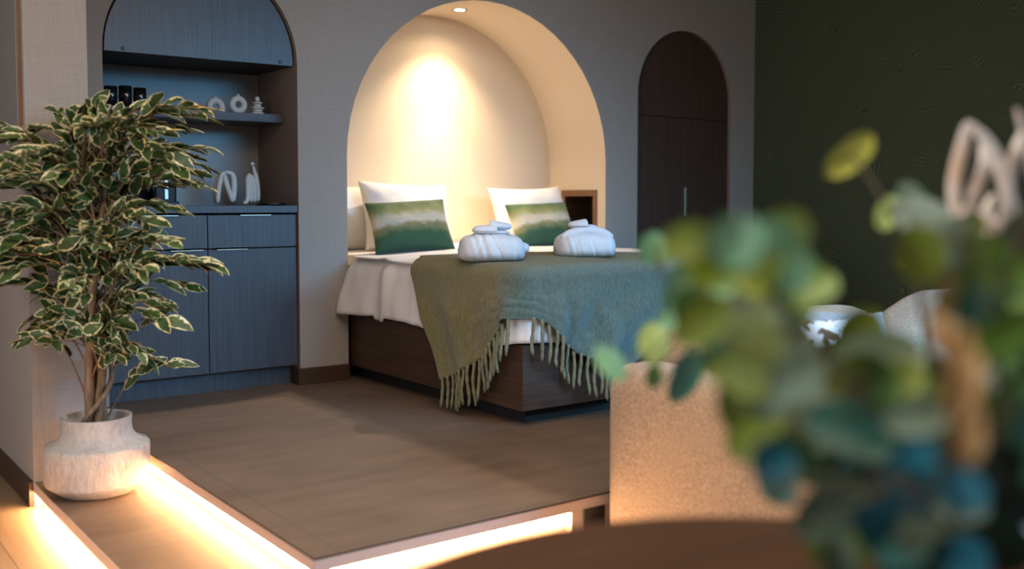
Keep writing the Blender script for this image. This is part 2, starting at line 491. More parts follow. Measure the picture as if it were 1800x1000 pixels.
# pillar on the left, its far side running away from the room
struct('wall_left_pillar', B(0.775, 0.991, 3.96, 6.2, GZ, TOP), M_wall)
struct('baseboard_left', B(0.759, 0.775, 3.963, 6.2, GZ, SZ + .002), M_walnut_trim)
struct('wall_right', B(5.59, 5.7, -2.0, 4.75, GZ, TOP), M_green)
struct('wall_far_left', B(-3.1, -3.0, -2.0, 6.2, GZ, TOP), M_wall)
struct('wall_behind', B((-3.1, 5.7, 6.2, 6.3, GZ, TOP)), M_wall)
# wall behind the photographer, with a garden window in it
struct('wall_front', B((-3.1, 2.9, -2.1, -2.0, GZ, TOP), (5.5, 5.7, -2.1, -2.0, GZ, TOP), (2.9, 5.5, -2.1, -2.0, 2.4, TOP), (2.9, 5.5, -2.1, -2.0, GZ, 0.2)), M_wall)
# ceiling; its unseen opening is added to shape the sun's floor patch
sx0, sx1, sy0, sy1 = 2.0, 2.05 + .7 * 2.45, 1.4, 4.47
struct('ceiling', B((-3.1, sx0, -2.1, 6.3, TOP, TOP + .1), (sx1, 5.7, -2.1, 6.3, TOP, TOP + .1), (sx0, sx1, -2.1, sy0, TOP, TOP + .1), (sx0, sx1, sy1, 6.3, TOP, TOP + .1)), M_ceil)
# baseboards along the arched wall
struct('baseboard_back', B((2.165, 2.435, 4.684, WY, 0, 0.083), (2.15, 2.165, 4.684, 4.84, 0, 0.083), (4.21, 4.48, 4.684, WY, 0, 0.083), (5.35, 5.59, 4.684, WY, 0, 0.083)), M_walnut_trim, bevel=.002)

# grey framed panel on the pillar's left face
t = empty('wall_panel', (0.775, 4.15, 1.0), 'tall plain grey panel fixed on the left side of the pillar', 'panel')
obj('panel_board', B(0.757, 0.768, 3.95 + .045, 4.345, 1.0, 2.40), mat('grey_panel', (0.20, 0.195, 0.19), 0.6), t, world=True)
obj('panel_edge', B((0.762, 0.7748, 4.345, 4.352, 1.0, 2.40), (0.762, 0.7748, 3.99, 3.996, 1.0, 2.40)), M_wood_frame, t, world=True)

# ------------------------------------------------------------------ kitchenette in the left arch
t = empty('base_cabinet', (1.70, 4.95, 0), 'slate blue veneer base cabinet with two doors and two drawers, in the left arch', 'cabinet')
obj('body', B(1.243, 2.162, 4.745, 5.19, 0.10, 0.858), M_darkpanel, t, world=True)
obj('toe_kick', B(1.243, 2.162, 4.785, 4.80, 0.0, 0.10), M_veneer, t, world=True)
def front(name, x0, x1, z0, z1, hx0, hx1, hz):
    d = obj(name, B(x0, x1, 4.722, 4.743, z0, z1), M_veneer, t, world=True, bevel=.0015)
    h = obj('handle', B((hx0, hx1, 4.708, 4.7215, hz, hz + .008), (hx0, hx1, 4.708, 4.711, hz - .004, hz + .008)), M_brass, d, world=True)
front('door', 1.245, 1.7065, 0.10, 0.692, 1.529, 1.682, 0.693)
front('door', 1.7105, 2.160, 0.10, 0.692, 1.748, 1.901, 0.693)
front('drawer', 1.245, 1.7065, 0.698, 0.856, 1.411, 1.567, 0.857)
front('drawer', 1.7105, 2.160, 0.698, 0.856, 1.866, 2.023, 0.857)
tag(obj('worktop', B(1.243, 2.163, 4.708, 5.19, 0.866, 0.901), M_veneer, bevel=.0015), 'dark slate worktop on the base cabinet', 'worktop')
# arched wall cupboard
def arched_slab(cx, r, sp, zb, y0, y1):
    bm = bmesh.new()
    pts = [(a, z) for a, z in arch_pts(cx, r, sp, 40)]
    pts = [(cx - r, zb)] + [p for p in pts if p[1] > zb + 1e-4] + [(cx + r, zb)]
    f = [bm.verts.new((a, y0, z)) for a, z in pts]; g = [bm.verts.new((a, y1, z)) for a, z in pts]
    bm.faces.new(f); bm.faces.new(g)
    n = len(pts)
    for i in range(n): bm.faces.new((f[i], f[(i + 1) % n], g[(i + 1) % n], g[i]))
    return bm
t = empty('wall_cupboard', (1.70, 4.95, 1.59), 'arched slate veneer wall cupboard filling the top of the left arch', 'cupboard')
d = obj('flap_door', arched_slab(1.7025, 0.449, 1.60, 1.592, 4.722, 4.742), M_veneer, t, world=True)
for x in (1.335, 2.085): obj('knob', B(x - .007, x + .007, 4.714, 4.7215, 1.600, 1.614), M_plug, d, world=True, bevel=.002)
obj('body', arched_slab(1.7025, 0.452, 1.60, 1.592, 4.743, 5.19), M_darkpanel, t, world=True)
tag(obj('display_shelf', B(1.243, 2.162, 4.857, 5.195, 1.321, 1.361), mat('dark_shelf_veneer', rough=0.45, build=grain((0.05, 0.05, 0.06), (0.09, 0.09, 0.10), (4, 150, 150), 0.3))), 'dark slate floating shelf inside the left arch', 'shelf')

# ornaments on the shelf
def arch_ornament(x, y, z):
    bm = bmesh.new()
    pts, rad = [], []
    for k in range(25):
        a = PI * (-0.12 + 1.24 * k / 24)
        pts.append((x + 0.031 * math.cos(PI - a), y, z + 0.030 + 0.030 * math.sin(a))); rad.append(0.0165)
    tube(bm, pts, rad, 14)
    tube(bm, [(x, y, z + .058), (x, y, z + .074), (x, y, z + .088)], [0.018, 0.010, 0.003], 14)
    for s in (-1, 1): tube(bm, [(x + s * .0325, y, z), (x + s * .031, y, z + .03)], 0.0165, 14)
    return bm
tag(obj('arch_ornament', arch_ornament(1.842, 4.95, 1.3612), M_ceramic, smooth=True), 'white onion-shaped arch ornament, leftmost ornament on the shelf', 'ornament')
bm = bmesh.new()
pts = [(1.958 + 0.031 * math.cos(a), 4.95, 1.361 + .0465 + 0.031 * math.sin(a)) for a in [2 * PI * k / 28 for k in range(29)]]
tube(bm, pts, 0.0155, 14, caps=False)
tube(bm, [(1.958, 4.95, 1.361 + .085), (1.958, 4.95, 1.361 + .100)], [0.009, 0.008], 14)
tag(obj('ring_vase', bm, M_ceramic, smooth=True), 'white ring-shaped vase with a short neck, middle of the shelf ornaments', 'vase')
bm = bmesh.new()
zz = 0
for r_, h_ in ((0.034, .016), (0.027, .012), (0.034, .014), (0.020, .014), (0.025, .011), (0.012, .026)):
    lathe(bm, [(r_ * .6, zz), (r_, zz + h_ * .3), (r_, zz + h_ * .7), (r_ * .6, zz + h_)], 24, (2.060, 4.95, 1.3612)); zz += h_
tag(obj('stacked_disc_ornament', bm, M_ceramic, smooth=True), 'small white ornament of stacked discs, at the right end of the shelf', 'ornament')
for i, (x, h) in enumerate(((1.315, .10), (1.382, .105), (1.449, .10))):
    g = empty('drinking_glass', (x + .03, 4.97, 1.361), 'dark glossy drinking glass on the shelf, ' + ('leftmost of the three', 'middle one of the three', 'rightmost of the three')[i], 'glass', 'dark glasses on the shelf')
    bm = bmesh.new(); lathe(bm, [(0.024, 0), (0.031, h * .5), (0.030, h), (0.028, h), (0.028, h * .5), (0.02, .01)], 28)
    obj('bowl', bm, M_glass, g, smooth=True)
# worktop figures
def tubefig(paths, x, y, z):
    bm = bmesh.new()
    for pts, rad in paths: tube(bm, [(x + a, y + b, z + c) for a, b, c in pts], rad, 12)
    return bm
ff = [([(-.050, .0, .008), (-.048, .0, .06), (-.036, 0, .13), (-.022, 0, .166), (-.006, 0, .160)], [.014, .013, .014, .016, .012]),
      ([(-.020, -.01, .160), (-.008, -.01, .11), (.014, -.01, .05), (.028, -.01, .014)], [.016, .014, .013, .016]),
      ([(.028, 0, .014), (.036, 0, .06), (.038, 0, .11), (.034, 0, .160), (.010, 0, .168), (-.012, 0, .166)], [.017, .015, .016, .017, .011, .010]),
      ([(-.046, .03, .006), (-.052, .03, .07), (-.042, .028, .14), (-.024, .015, .164)], [.012, .011, .012, .012])]
tag(obj('bent_figure_sculpture', tubefig(ff, 1.905, 4.98, .9012), M_ceramic, smooth=True, subsurf=1), 'white abstract figure bending over to its feet like a letter N, on the worktop', 'sculpture')
ff = [([(-.052, -.01, .012), (-.030, -.01, .012), (-.020, -.005, .05), (-.022, 0, .11), (-.020, 0, .15), (.000, 0, .160)], [.011, .012, .013, .014, .014, .013]),
      ([(-.005, 0, .010), (-.008, 0, .07), (-.005, 0, .14), (.004, 0, .158)], [.014, .014, .015, .012]),
      ([(.010, 0, .010), (.018, 0, .06), (.014, 0, .12), (.000, 0, .155)], [.016, .015, .014, .013]),
      ([(.036, .01, .012), (.036, .01, .08), (.030, .01, .15), (.016, .005, .180), (.010, 0, .205)], [.017, .016, .015, .009, .006]),
      ([(.008, 0, .200), (.006, 0, .212), (.006, 0, .224)], [.007, .014, .006])]
tag(obj('seated_figure_sculpture', tubefig(ff, 2.035, 4.98, .9012), M_ceramic, smooth=True, subsurf=1), 'white abstract seated figure hugging its knees with a tiny raised head, on the worktop', 'sculpture')
bm = bmesh.new(); lathe(bm, [(.05, 0), (.075, .004), (.078, .012), (.073, .012), (.07, .006)], 32, (2.075, 4.83, .9012))
tag(obj('coaster_dish', bm, M_blackgloss, smooth=True), 'flat black dish at the right end of the worktop', 'dish')
# coffee machine and kettle half hidden by the tree
t = empty('coffee_machine', (1.565, 4.98, .9012), 'black capsule coffee machine with chrome panel on the worktop behind the tree', 'coffee machine')
obj('housing', B(-.055, .055, -.10, .12, 0, .172), M_blackgloss, t, bevel=.012, seg=3)
obj('chrome_panel', B(-.006, .012, -.104, -.1005, .03, .16), M_steel, t, bevel=.004)
obj('drip_tray', B(-.05, .05, -.15, -.101, 0, .02), M_plug, t, bevel=.006)
t = empty('kettle', (1.43, 4.98, .9012), 'black kettle with a round lid on the worktop behind the tree', 'kettle')
bm = bmesh.new(); lathe(bm, [(.07, 0), (.075, .02), (.068, .12), (.052, .175)], 36); obj('kettle_body', bm, M_blackgloss, t, smooth=True)
bm = bmesh.new(); lathe(bm, [(.052, .175), (.048, .195), (.02, .207), (.008, .210), (.005, .25), (.003, .26)], 28); obj('lid', bm, M_plug, t, smooth=True)
bm = bmesh.new(); tube(bm, [(.06, 0, .16), (.10, 0, .15), (.105, 0, .08), (.07, 0, .04)], .008, 10); obj('handle', bm, M_plug, t, smooth=True)

# ------------------------------------------------------------------ wardrobe in the right arch
t = empty('arched_wardrobe', (4.915, 4.8, 0), 'dark brown arched wardrobe with two doors and a pale vertical handle', 'wardrobe')
YW = 4.722
bm = arched_slab(4.915, .428, 1.60, 1.472, YW, YW + .02)
obj('top_panel', bm, M_wardrobe, t, world=True)
d = obj('door', B(4.487, 4.913, YW, YW + .02, .02, 1.468), M_wardrobe, t, world=True, bevel=.0015)
d = obj('door', B(4.917, 5.343, YW, YW + .02, .02, 1.468), M_wardrobe, t, world=True, bevel=.0015)
obj('handle', B(4.921, 4.943, YW - .014, YW - .0005, .825, 1.015), M_brass, d, world=True, bevel=.002)
obj('body', arched_slab(4.915, .43, 1.60, .005, YW + .021, 4.95), M_black, t, world=True)

# ------------------------------------------------------------------ niche fittings
t = empty('bedside_cubby', (4.21, 4.95, .66), 'small wooden box cubby let into the right side of the bed niche', 'shelf box')
ya, yb, za, zb = 4.775, 5.12, .635, .995
obj('frame', B((4.202, 4.212, ya, yb, zb - .04, zb), (4.202, 4.212, ya, yb, za, za + .035), (4.202, 4.212, ya, ya + .035, za + .035, zb - .04), (4.202, 4.212, yb - .035, yb, za + .035, zb - .04)), M_wood_frame, t, world=True, bevel=.0015)
bm = bmesh.new()
x0, x1, y0, y1, z0, z1 = 4.212, 4.42, ya + .03, yb - .035, za + .03, zb - .035
for q in (((x0, y0, z0), (x1, y0, z0), (x1, y1, z0), (x0, y1, z0)), ((x0, y0, z1), (x1, y0, z1), (x1, y1, z1), (x0, y1, z1)),
          ((x0, y0, z0), (x1, y0, z0), (x1, y0, z1), (x0, y0, z1)), ((x0, y1, z0), (x1, y1, z0), (x1, y1, z1), (x0, y1, z1)), ((x1, y0, z0), (x1, y1, z0), (x1, y1, z1), (x1, y0, z1))):
    bm.faces.new([bm.verts.new(p) for p in q])
obj('liner', bm, M_walnut, t, world=True)
# recessed downlight at the crown of the arch
DLY = 4.985
t = empty('downlight', (3.3225, DLY, 2.0425), 'round recessed downlight at the crown of the bed niche', 'downlight')
bm = bmesh.new(); lathe(bm, [(.030, -.006), (.042, -.008), (.046, -.004), (.046, .0)], 40); obj('rim', bm, M_steel, t, smooth=True)
bm = bmesh.new(); lathe(bm, [(.001, -.007), (.029, -.0065)], 32); obj('bulb', bm, M_lamp, t)
s = light('niche_downlight_core', 'SPOT', (3.3225, DLY, 2.022), 85, (1.0, 0.78, 0.54), spot_size=R(52), spot_blend=1.0, shadow_soft_size=.03)
aim(s, (3.30, DLY + .10, 0.6))
s = light('niche_downlight_beam', 'SPOT', (3.3225, DLY, 2.022), 70, (1.0, 0.78, 0.54), spot_size=R(104), spot_blend=1.0, shadow_soft_size=.03)
aim(s, (3.30, DLY + .05, 0.6))
s = light('niche_downlight_spill', 'SPOT', (3.3225, DLY, 2.02), 5, (1.0, 0.76, 0.50), spot_size=R(150), spot_blend=.6, shadow_soft_size=.03)

# ------------------------------------------------------------------ bed
t = empty('bed', (3.32, 4.2, 0), 'double bed with dark walnut base standing in the arched niche', 'bed')
obj('base_side', B(2.462, 2.50, 3.245, 5.24, .07, .338), M_walnut, t, world=True)
obj('base_side', B(4.145, 4.183, 3.245, 5.24, .07, .338), M_walnut, t, world=True)
obj('base_foot', B(2.4625, 4.1825, 3.243, 3.283, .0705, .3375), M_walnut, t, world=True)
obj('plinth', B(2.54, 4.10, 3.33, 5.24, .0, .07), M_black, t, world=True)
obj('mattress', B(2.47, 4.17, 3.27, 5.24, .340, .575), M_sheet, t, world=True, bevel=.03, seg=4)
X0, X1, Y0, Y1, ZT, RR = 2.448, 4.215, 3.228, 5.22, 0.632, 0.085
def drape(a, b, off=0.0, rip=1.0, R_=RR):
    """a: distance from the left bed edge (negative = hanging), b: from the foot; returns a point on the draped duvet"""
    W = X1 - X0
    sgn = 0; dx = 0.0
    if a < 0: dx = -a; sgn = -1
    elif a > W: dx = a - W; sgn = 1
    dy = -b if b < 0 else 0.0
    rho = max(dx, dy)
    if rho <= 0:
        x, y = X0 + a, Y0 + b
        e = min(a, W - a, b)
        z = ZT + .022 * sm(0, .5, e) + .010 * nz((x * 3, y * 3, 1)) * sm(0, .2, e + .1)
        return Vector((x, y, z + off))
    phi = math.atan2(dy, dx) if dx or dy else 0
    nx, ny = (sgn * math.cos(phi), -math.sin(phi)) if sgn else (0, -1)
    x = X0 + RR + max(0, min(W, a)) * (W - 2 * RR) / W
    y = Y0 + RR + max(0, b) * (Y1 - Y0 - RR) / (Y1 - Y0)
    per = (y if dy < dx else -x) * 1.0 + phi * .12
    if rho < R_ * PI / 2:
        h, zz = R_ * math.sin(rho / R_), ZT - R_ * (1 - math.cos(rho / R_))
    else:
        h, zz = R_, ZT - R_ - (rho - R_ * PI / 2)
    f = sm(.05, .30, rho) * rip
    if y < 4.05 or dy > dx: f *= .45
    h += f * (.006 * math.sin(per * 11 + 1.3) + .020 * nz((per * 3.2, zz * 2, 3)) + .012)
    return Vector((x + nx * (h + off), y + ny * (h + off), zz))
DROP = 0.335
def duvet_f(u, v):
    W = X1 - X0
    def m(s, L, both):
        return s
    a = lerp(-DROP, W + DROP, u)
    b = lerp(-DROP, Y1 - Y0, v)
    # in the niche the duvet stays inside the jambs
    y_here = Y0 + max(0, b)
    if y_here > 4.68:
        a = max(0.06, min(W - 0.06, a))
        p = drape(a, b)
        k = 1 if lerp(-DROP, W + DROP, u) != a else 0
        if k: p.z -= .05 * sm(0, DROP, max(-lerp(-DROP, W + DROP, u), lerp(-DROP, W + DROP, u) - W))
        p.x = max(2.445, min(4.2, p.x))
        return p
    p = drape(a, b)
    rho = max(-a, a - W, -b, 0)
    if rho > 0: p.z += .012 * nz((p.x * 4, p.y * 4, 0)) * rho / DROP * 2
    # overlap fold of the duvet near the head
    if a < 0:
        e = p.y - 4.30
        p.x -= .030 * math.exp(-(e / .05) ** 2) * sm(0, .12, rho)
        if 0 < e < .12: p.z -= .02 * sm(0, DROP, rho)
        # crease lines
        p.x += .005 * math.sin(p.y * 23 + rho * 9) * sm(0.02, .2, rho) + .006 * nz((p.y * 14, rho * 5, 8)) * sm(.02, .15, rho) - .055 * sm(4.35, 4.68, p.y) * sm(0, .33, rho)
    else:
        if rho == 0 and a < .8: p.z += .010 * math.exp(-((p.y - 4.35 - .25 * a) / .05) ** 2) * (1 - a / .8)
    return p
bm = bmesh.new(); grid(bm, 130, 120, duvet_f)
o = obj('duvet', bm, M_sheet, smooth=True)
md = o.modifiers.new('thick', 'SOLIDIFY'); md.thickness = .012; md.offset = 0
tag(o, 'white cotton duvet hanging over the sides of the bed', 'duvet')

def pillow(name, w, h, th, loc, rx, rz, m, label, cat, group=None, ry=0, pull=.10, seed=0, wr=1.0, n=26):
    bm = bmesh.new()
    lay = bm.loops.layers.uv.verify()
    def P(u, v, s):
        a, b = 2 * u - 1, 2 * v - 1
        e = (1 - abs(a) ** 2.6) * (1 - abs(b) ** 2.6)
        t_ = th / 2 * max(0, e) ** .55
        x = w / 2 * a * (1 - pull * (1 - b * b) * abs(a) ** 2)
        z = h / 2 * b * (1 - pull * (1 - a * a) * abs(b) ** 2)
        wv = wr * (.010 * nz((x * 7 + seed, z * 7, s)) + .006 * nz((x * 18, z * 18 + seed, s)))
        return Vector((x, s * (t_ + wv * sm(0, .4, e)), z + h / 2))
    vf = {}
    for s in (-1, 1):
        for i in range(n + 1):
            for j in range(n + 1):
                if s == 1 and (i in (0, n) or j in (0, n)): vf[s, i, j] = vf[-1, i, j]
                else: vf[s, i, j] = bm.verts.new(P(i / n, j / n, s))
    for s in (-1, 1):
        for i in range(n):
            for j in range(n):
                q = [(i, j), (i + 1, j), (i + 1, j + 1), (i, j + 1)]
                fc = bm.faces.new([vf[s, a, b] for a, b in q])
                for l, (a, b) in zip(fc.loops, q): l[lay].uv = (a / n, b / n)
    o = obj(name, bm, m, smooth=True, subsurf=1)
    o.location = loc
    o.rotation_euler = (rx, ry, rz)
    return tag(o, label, cat, group)
BT = .648
pillow('sleeping_pillow', .48, .38, .17, (2.69, 5.13, BT - .01), R(-8), R(0), M_pillow, 'white pillow upright in the left corner of the niche, behind the leaning square one', 'pillow', seed=3, pull=.04)
pillow('square_pillow', .57, .425, .21, (2.925, 4.88, BT - .012), R(-21), R(-6), M_pillow, 'large white square pillow leaning behind the left green cushion', 'pillow', seed=5, pull=.11, ry=R(2.5))
pillow('square_pillow', .61, .405, .21, (3.85, 4.90, BT - .012), R(-20), R(4), M_pillow, 'large white square pillow leaning behind the right green cushion', 'pillow', seed=9, pull=.12, ry=R(-1.5))
pillow('dyed_cushion', .47, .315, .15, (2.80, 4.62, BT), R(-27), R(-10), M_tie, 'green and cream dyed cushion at the left, behind the left bathrobe', 'cushion', 'green and cream dyed cushions', ry=R(-3), seed=13, wr=.8, pull=.075)
pillow('dyed_cushion', .45, .300, .15, (3.72, 4.64, BT), R(-27), R(-3), M_tie, 'green and cream dyed cushion at the right, beside the wooden cubby', 'cushion', 'green and cream dyed cushions', ry=R(-2), seed=21, wr=.8, pull=.075)

# mohair throw laid across the foot-left corner
LP = 0.50   # share of the perimeter parameter before the corner
def hem(p):
    """top-edge point and hem point of the throw at perimeter parameter p"""
    xl, yf = X0 - .014, Y0 - .014
    if p < .48:
        s = p / .48
        top = Vector((xl, lerp(4.06, yf + .06, s), 0)); z = pw([(0, .135), (.3, .185), (.6, .26), (.88, .385), (1, .45)], s)
        bot = Vector((xl - .015, lerp(3.76, yf + .06, s), z)); n = Vector((-1, 0, 0))
    elif p < .52:
        s = (p - .48) / .04; a = s * PI / 2
        c = Vector((xl + .06, yf + .06, 0)); n = Vector((-math.cos(a), -math.sin(a), 0))
        top = c + n * .06; bot = c + n * .075; bot.z = .45
    else:
        s = (p - .52) / .48
        top = Vector((lerp(xl + .06, 3.66, s), yf, 0)); z = pw([(0, .45), (.10, .43), (.2, .38), (.45, .29), (.8, .225), (1, .20)], s)
        bot = Vector((lerp(xl + .06, 2.98, s), yf - .015, z)); n = Vector((0, -1, 0))
    return top, bot, n
def throw_f(u, v):
    top, bot, n = hem(u)
    A, Bp = Vector((2.60, 4.26, 0)), Vector((3.82, 3.52, 0))
    inner = A.lerp(Bp, u)
    if v < .35:
        s = v / .35
        q = inner.lerp(top - n * .06, s)
        d = drape(max(0.001, q.x - X0), max(0.001, q.y - Y0)).z
        zz = max(d, .0) + .016 + .006 * nz((q.x * 9, q.y * 9, 2))
        if s < .12: zz -= .006
        zz = max(zz, ZT + .024) if s > .7 else zz
        zz = lerp(zz, ZT + .022, sm(.8, 1, s))
        return Vector((q.x, q.y, zz))
    s = (v - .35) / .65
    if s < .22:
        k = s / .22 * PI / 2
        c = top - n * .06
        return Vector((c.x, c.y, ZT + .022 - .06)) + n * (.06 * math.sin(k)) + Vector((0, 0, .06 * math.cos(k)))
    k = (s - .22) / .78
    a = Vector((top.x, top.y, ZT - .04))
    p = a.lerp(bot, k)
    f = sm(0, .5, k)
    side = abs(u - .5)
    wv = .010 * math.sin(u * 30 + 2) + .016 * nz((u * 9, k * 2, 7)) + .006 * nz((u * 30, k * 8, 4))
    fold = -.020 * math.exp(-((u - .57 - .10 * k) / .022) ** 2) + .035 * math.exp(-((u - .475) / .015) ** 2) * k
    if u > .7: fold += .022 * math.exp(-(((u - .70) * 1.0 + .12 - k * .30) / .03) ** 2)
    return p + n * (f * (wv + fold + .012))
t = empty('mohair_throw', (2.6, 3.6, .64), 'olive and teal mohair throw with tassels hanging over the foot corner of the bed', 'throw')
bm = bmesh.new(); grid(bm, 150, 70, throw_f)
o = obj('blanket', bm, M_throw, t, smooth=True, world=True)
md = o.modifiers.new('thick', 'SOLIDIFY'); md.thickness = .008; md.offset = 1
nt = 34
for i in range(nt):
    u = (i + .5) / nt
    p = throw_f(u, 1.0); _, _, n = hem(u)
    L = random.uniform(.14, .17)
    L = min(L, p.z - .004)
    if u < .44: L = min(p.z - .004, L + .02)
    ph = random.uniform(0, 6); tx = Vector((n.y, -n.x, 0))
    pts, rad = [], []
    for k in range(10):
        s = k / 9
        q = p + Vector((0, 0, .008 - L * s)) + n * (.004 + .005 * math.sin(ph + s * 5)) + tx * (.005 * math.sin(ph * 2 + s * 6) * s)
        pts.append(q); rad.append((.0075 + .0016 * math.sin(s * 22 + ph)) * (1 if k < 9 else .6))
    bm = bmesh.new(); tube(bm, pts, rad, 7)
    obj('tassel', bm, M_tassel, t, smooth=True, world=True)

# rolled bathrobes with slippers on top
def robe_mesh(w, d, h, seed):
    bm = bmesh.new()
    NU, NV = 60, 56
    def f(u, v):
        a = 2 * u - 1
        th = 2 * PI * v
        e = max(0, 1 - abs(a) ** 4.5) ** .36
        cy, cz = math.cos(th), math.sin(th)
        r = (abs(cy) ** 2.7 + abs(cz) ** 2.7) ** (-1 / 2.7)
        g = 1 + .055 * e * (nz((a * 4.2 + .5 * cz, seed, cy * .8)) + .8 * nz((a * 9 + 1.2 * cz, seed + 5, cy))) - .05 * math.exp(-((a + .45 - .15 * cz) / .035) ** 2) - .045 * math.exp(-((a - .1 + .2 * cz) / .03) ** 2) - .04 * math.exp(-((a - .62 - .1 * cz) / .03) ** 2)
        hh = h / 2 * (1 + .10 * math.cos(a * 1.6)) if cz > 0 else h / 2
        return Vector((w / 2 * a * (1 - .03 * cz), d / 2 * r * cy * e * g, h / 2 + hh * r * cz * (e ** .6 if cz < 0 else e) * (g if cz > 0 else 1)))
    grid(bm, NU, NV, f)
    bmesh.ops.remove_doubles(bm, verts=bm.verts[:], dist=1e-4)
    return bm
def slipper(L, name, loc, rz, label, group, tilt=0, rx=0):
    t_ = empty(name, loc, label, 'slipper', group)
    t_.rotation_euler = (rx, tilt, rz)
    def wid(s): return .040 * (1 - abs(2 * s - 1) ** 2.2) ** .5 * (1 + .10 * math.sin(PI * (s - .1)))
    bm = bmesh.new()
    def f(u, v):
        s = .5 - .5 * math.cos(PI * u)
        a = 2 * PI * v
        e = max(0, 1 - abs(2 * s - 1) ** 4) ** .5
        return Vector((L * (s - .5), wid(s) * math.cos(a), .010 + .010 * e * math.sin(a)))
    grid(bm, 26, 20, f)
    obj('sole', bm, M_robe, t_, smooth=True)
    bm = bmesh.new()
    def f(u, v):
        s = .5 - .5 * math.cos(PI * .56 * u)
        a = PI * v
        return Vector((L * (s - .5) - .002, (wid(s) + .003) * math.cos(a), .012 + (.010 + .020 * u) * (sm(0, .25, u)) * math.sin(a) ** .7))
    grid(bm, 16, 14, f)
    o_ = obj('upper', bm, M_robe, t_, smooth=True)
    md_ = o_.modifiers.new('thick', 'SOLIDIFY'); md_.thickness = .006; md_.offset = 0
    return t_
ROT = R(-28)
def robe(loc, w, d, h, rz, seed, label, extra):
    t_ = empty('rolled_bathrobe', loc, label, 'bathrobe', 'rolled bathrobes on the throw', rz)
    obj('robe_body', robe_mesh(w, d, h, seed), M_robe, t_, smooth=True)
    bm = bmesh.new()
    if extra == 'sleeve':
        tube(bm, [(w * .30, d * .30, h * .42), (w * .45, d * .42, h * .46), (w * .60, d * .42, h * .45), (w * .66, d * .42, h * .44)], [.026, .03, .026, .012], 14)
        obj('sleeve', bm, M_robe, t_, smooth=True, subsurf=1)
    else:
        pts = [(w * .42 * math.cos(a), -.055 - .008 * math.sin(a), h * .66 + h * .46 * math.sin(a)) for a in [PI * (.06 + .88 * k / 16) for k in range(17)]]
        tube(bm, pts, [.010] + [.019] * 15 + [.010], 12)
        o_ = obj('collar', bm, M_robe, t_, smooth=True)
    return t_
robe((2.56, 3.60, .660), .285, .25, .118, ROT, 2.0, 'rolled white bathrobe at the left corner of the throw, a stray sleeve behind it', 'sleeve')
robe((3.06, 3.56, .662), .275, .25, .115, ROT, 8.0, 'rolled white bathrobe at the right on the throw, its collar arched over a slipper', 'collar')
slipper(.165, 'slipper', (2.545, 3.575, .779), ROT + R(6), 'white slipper lying lowest on the left bathrobe, toe to the left', 'slippers on the left bathrobe', tilt=R(1))
slipper(.160, 'slipper', (2.560, 3.590, .797), ROT + R(172), 'upper white slipper on the left bathrobe, toe to the right', 'slippers on the left bathrobe', tilt=R(-2))
slipper(.130, 'slipper', (3.03, 3.535, .797), ROT + R(4), 'white slipper on top of the right bathrobe under its collar', 'slipper on the right bathrobe')

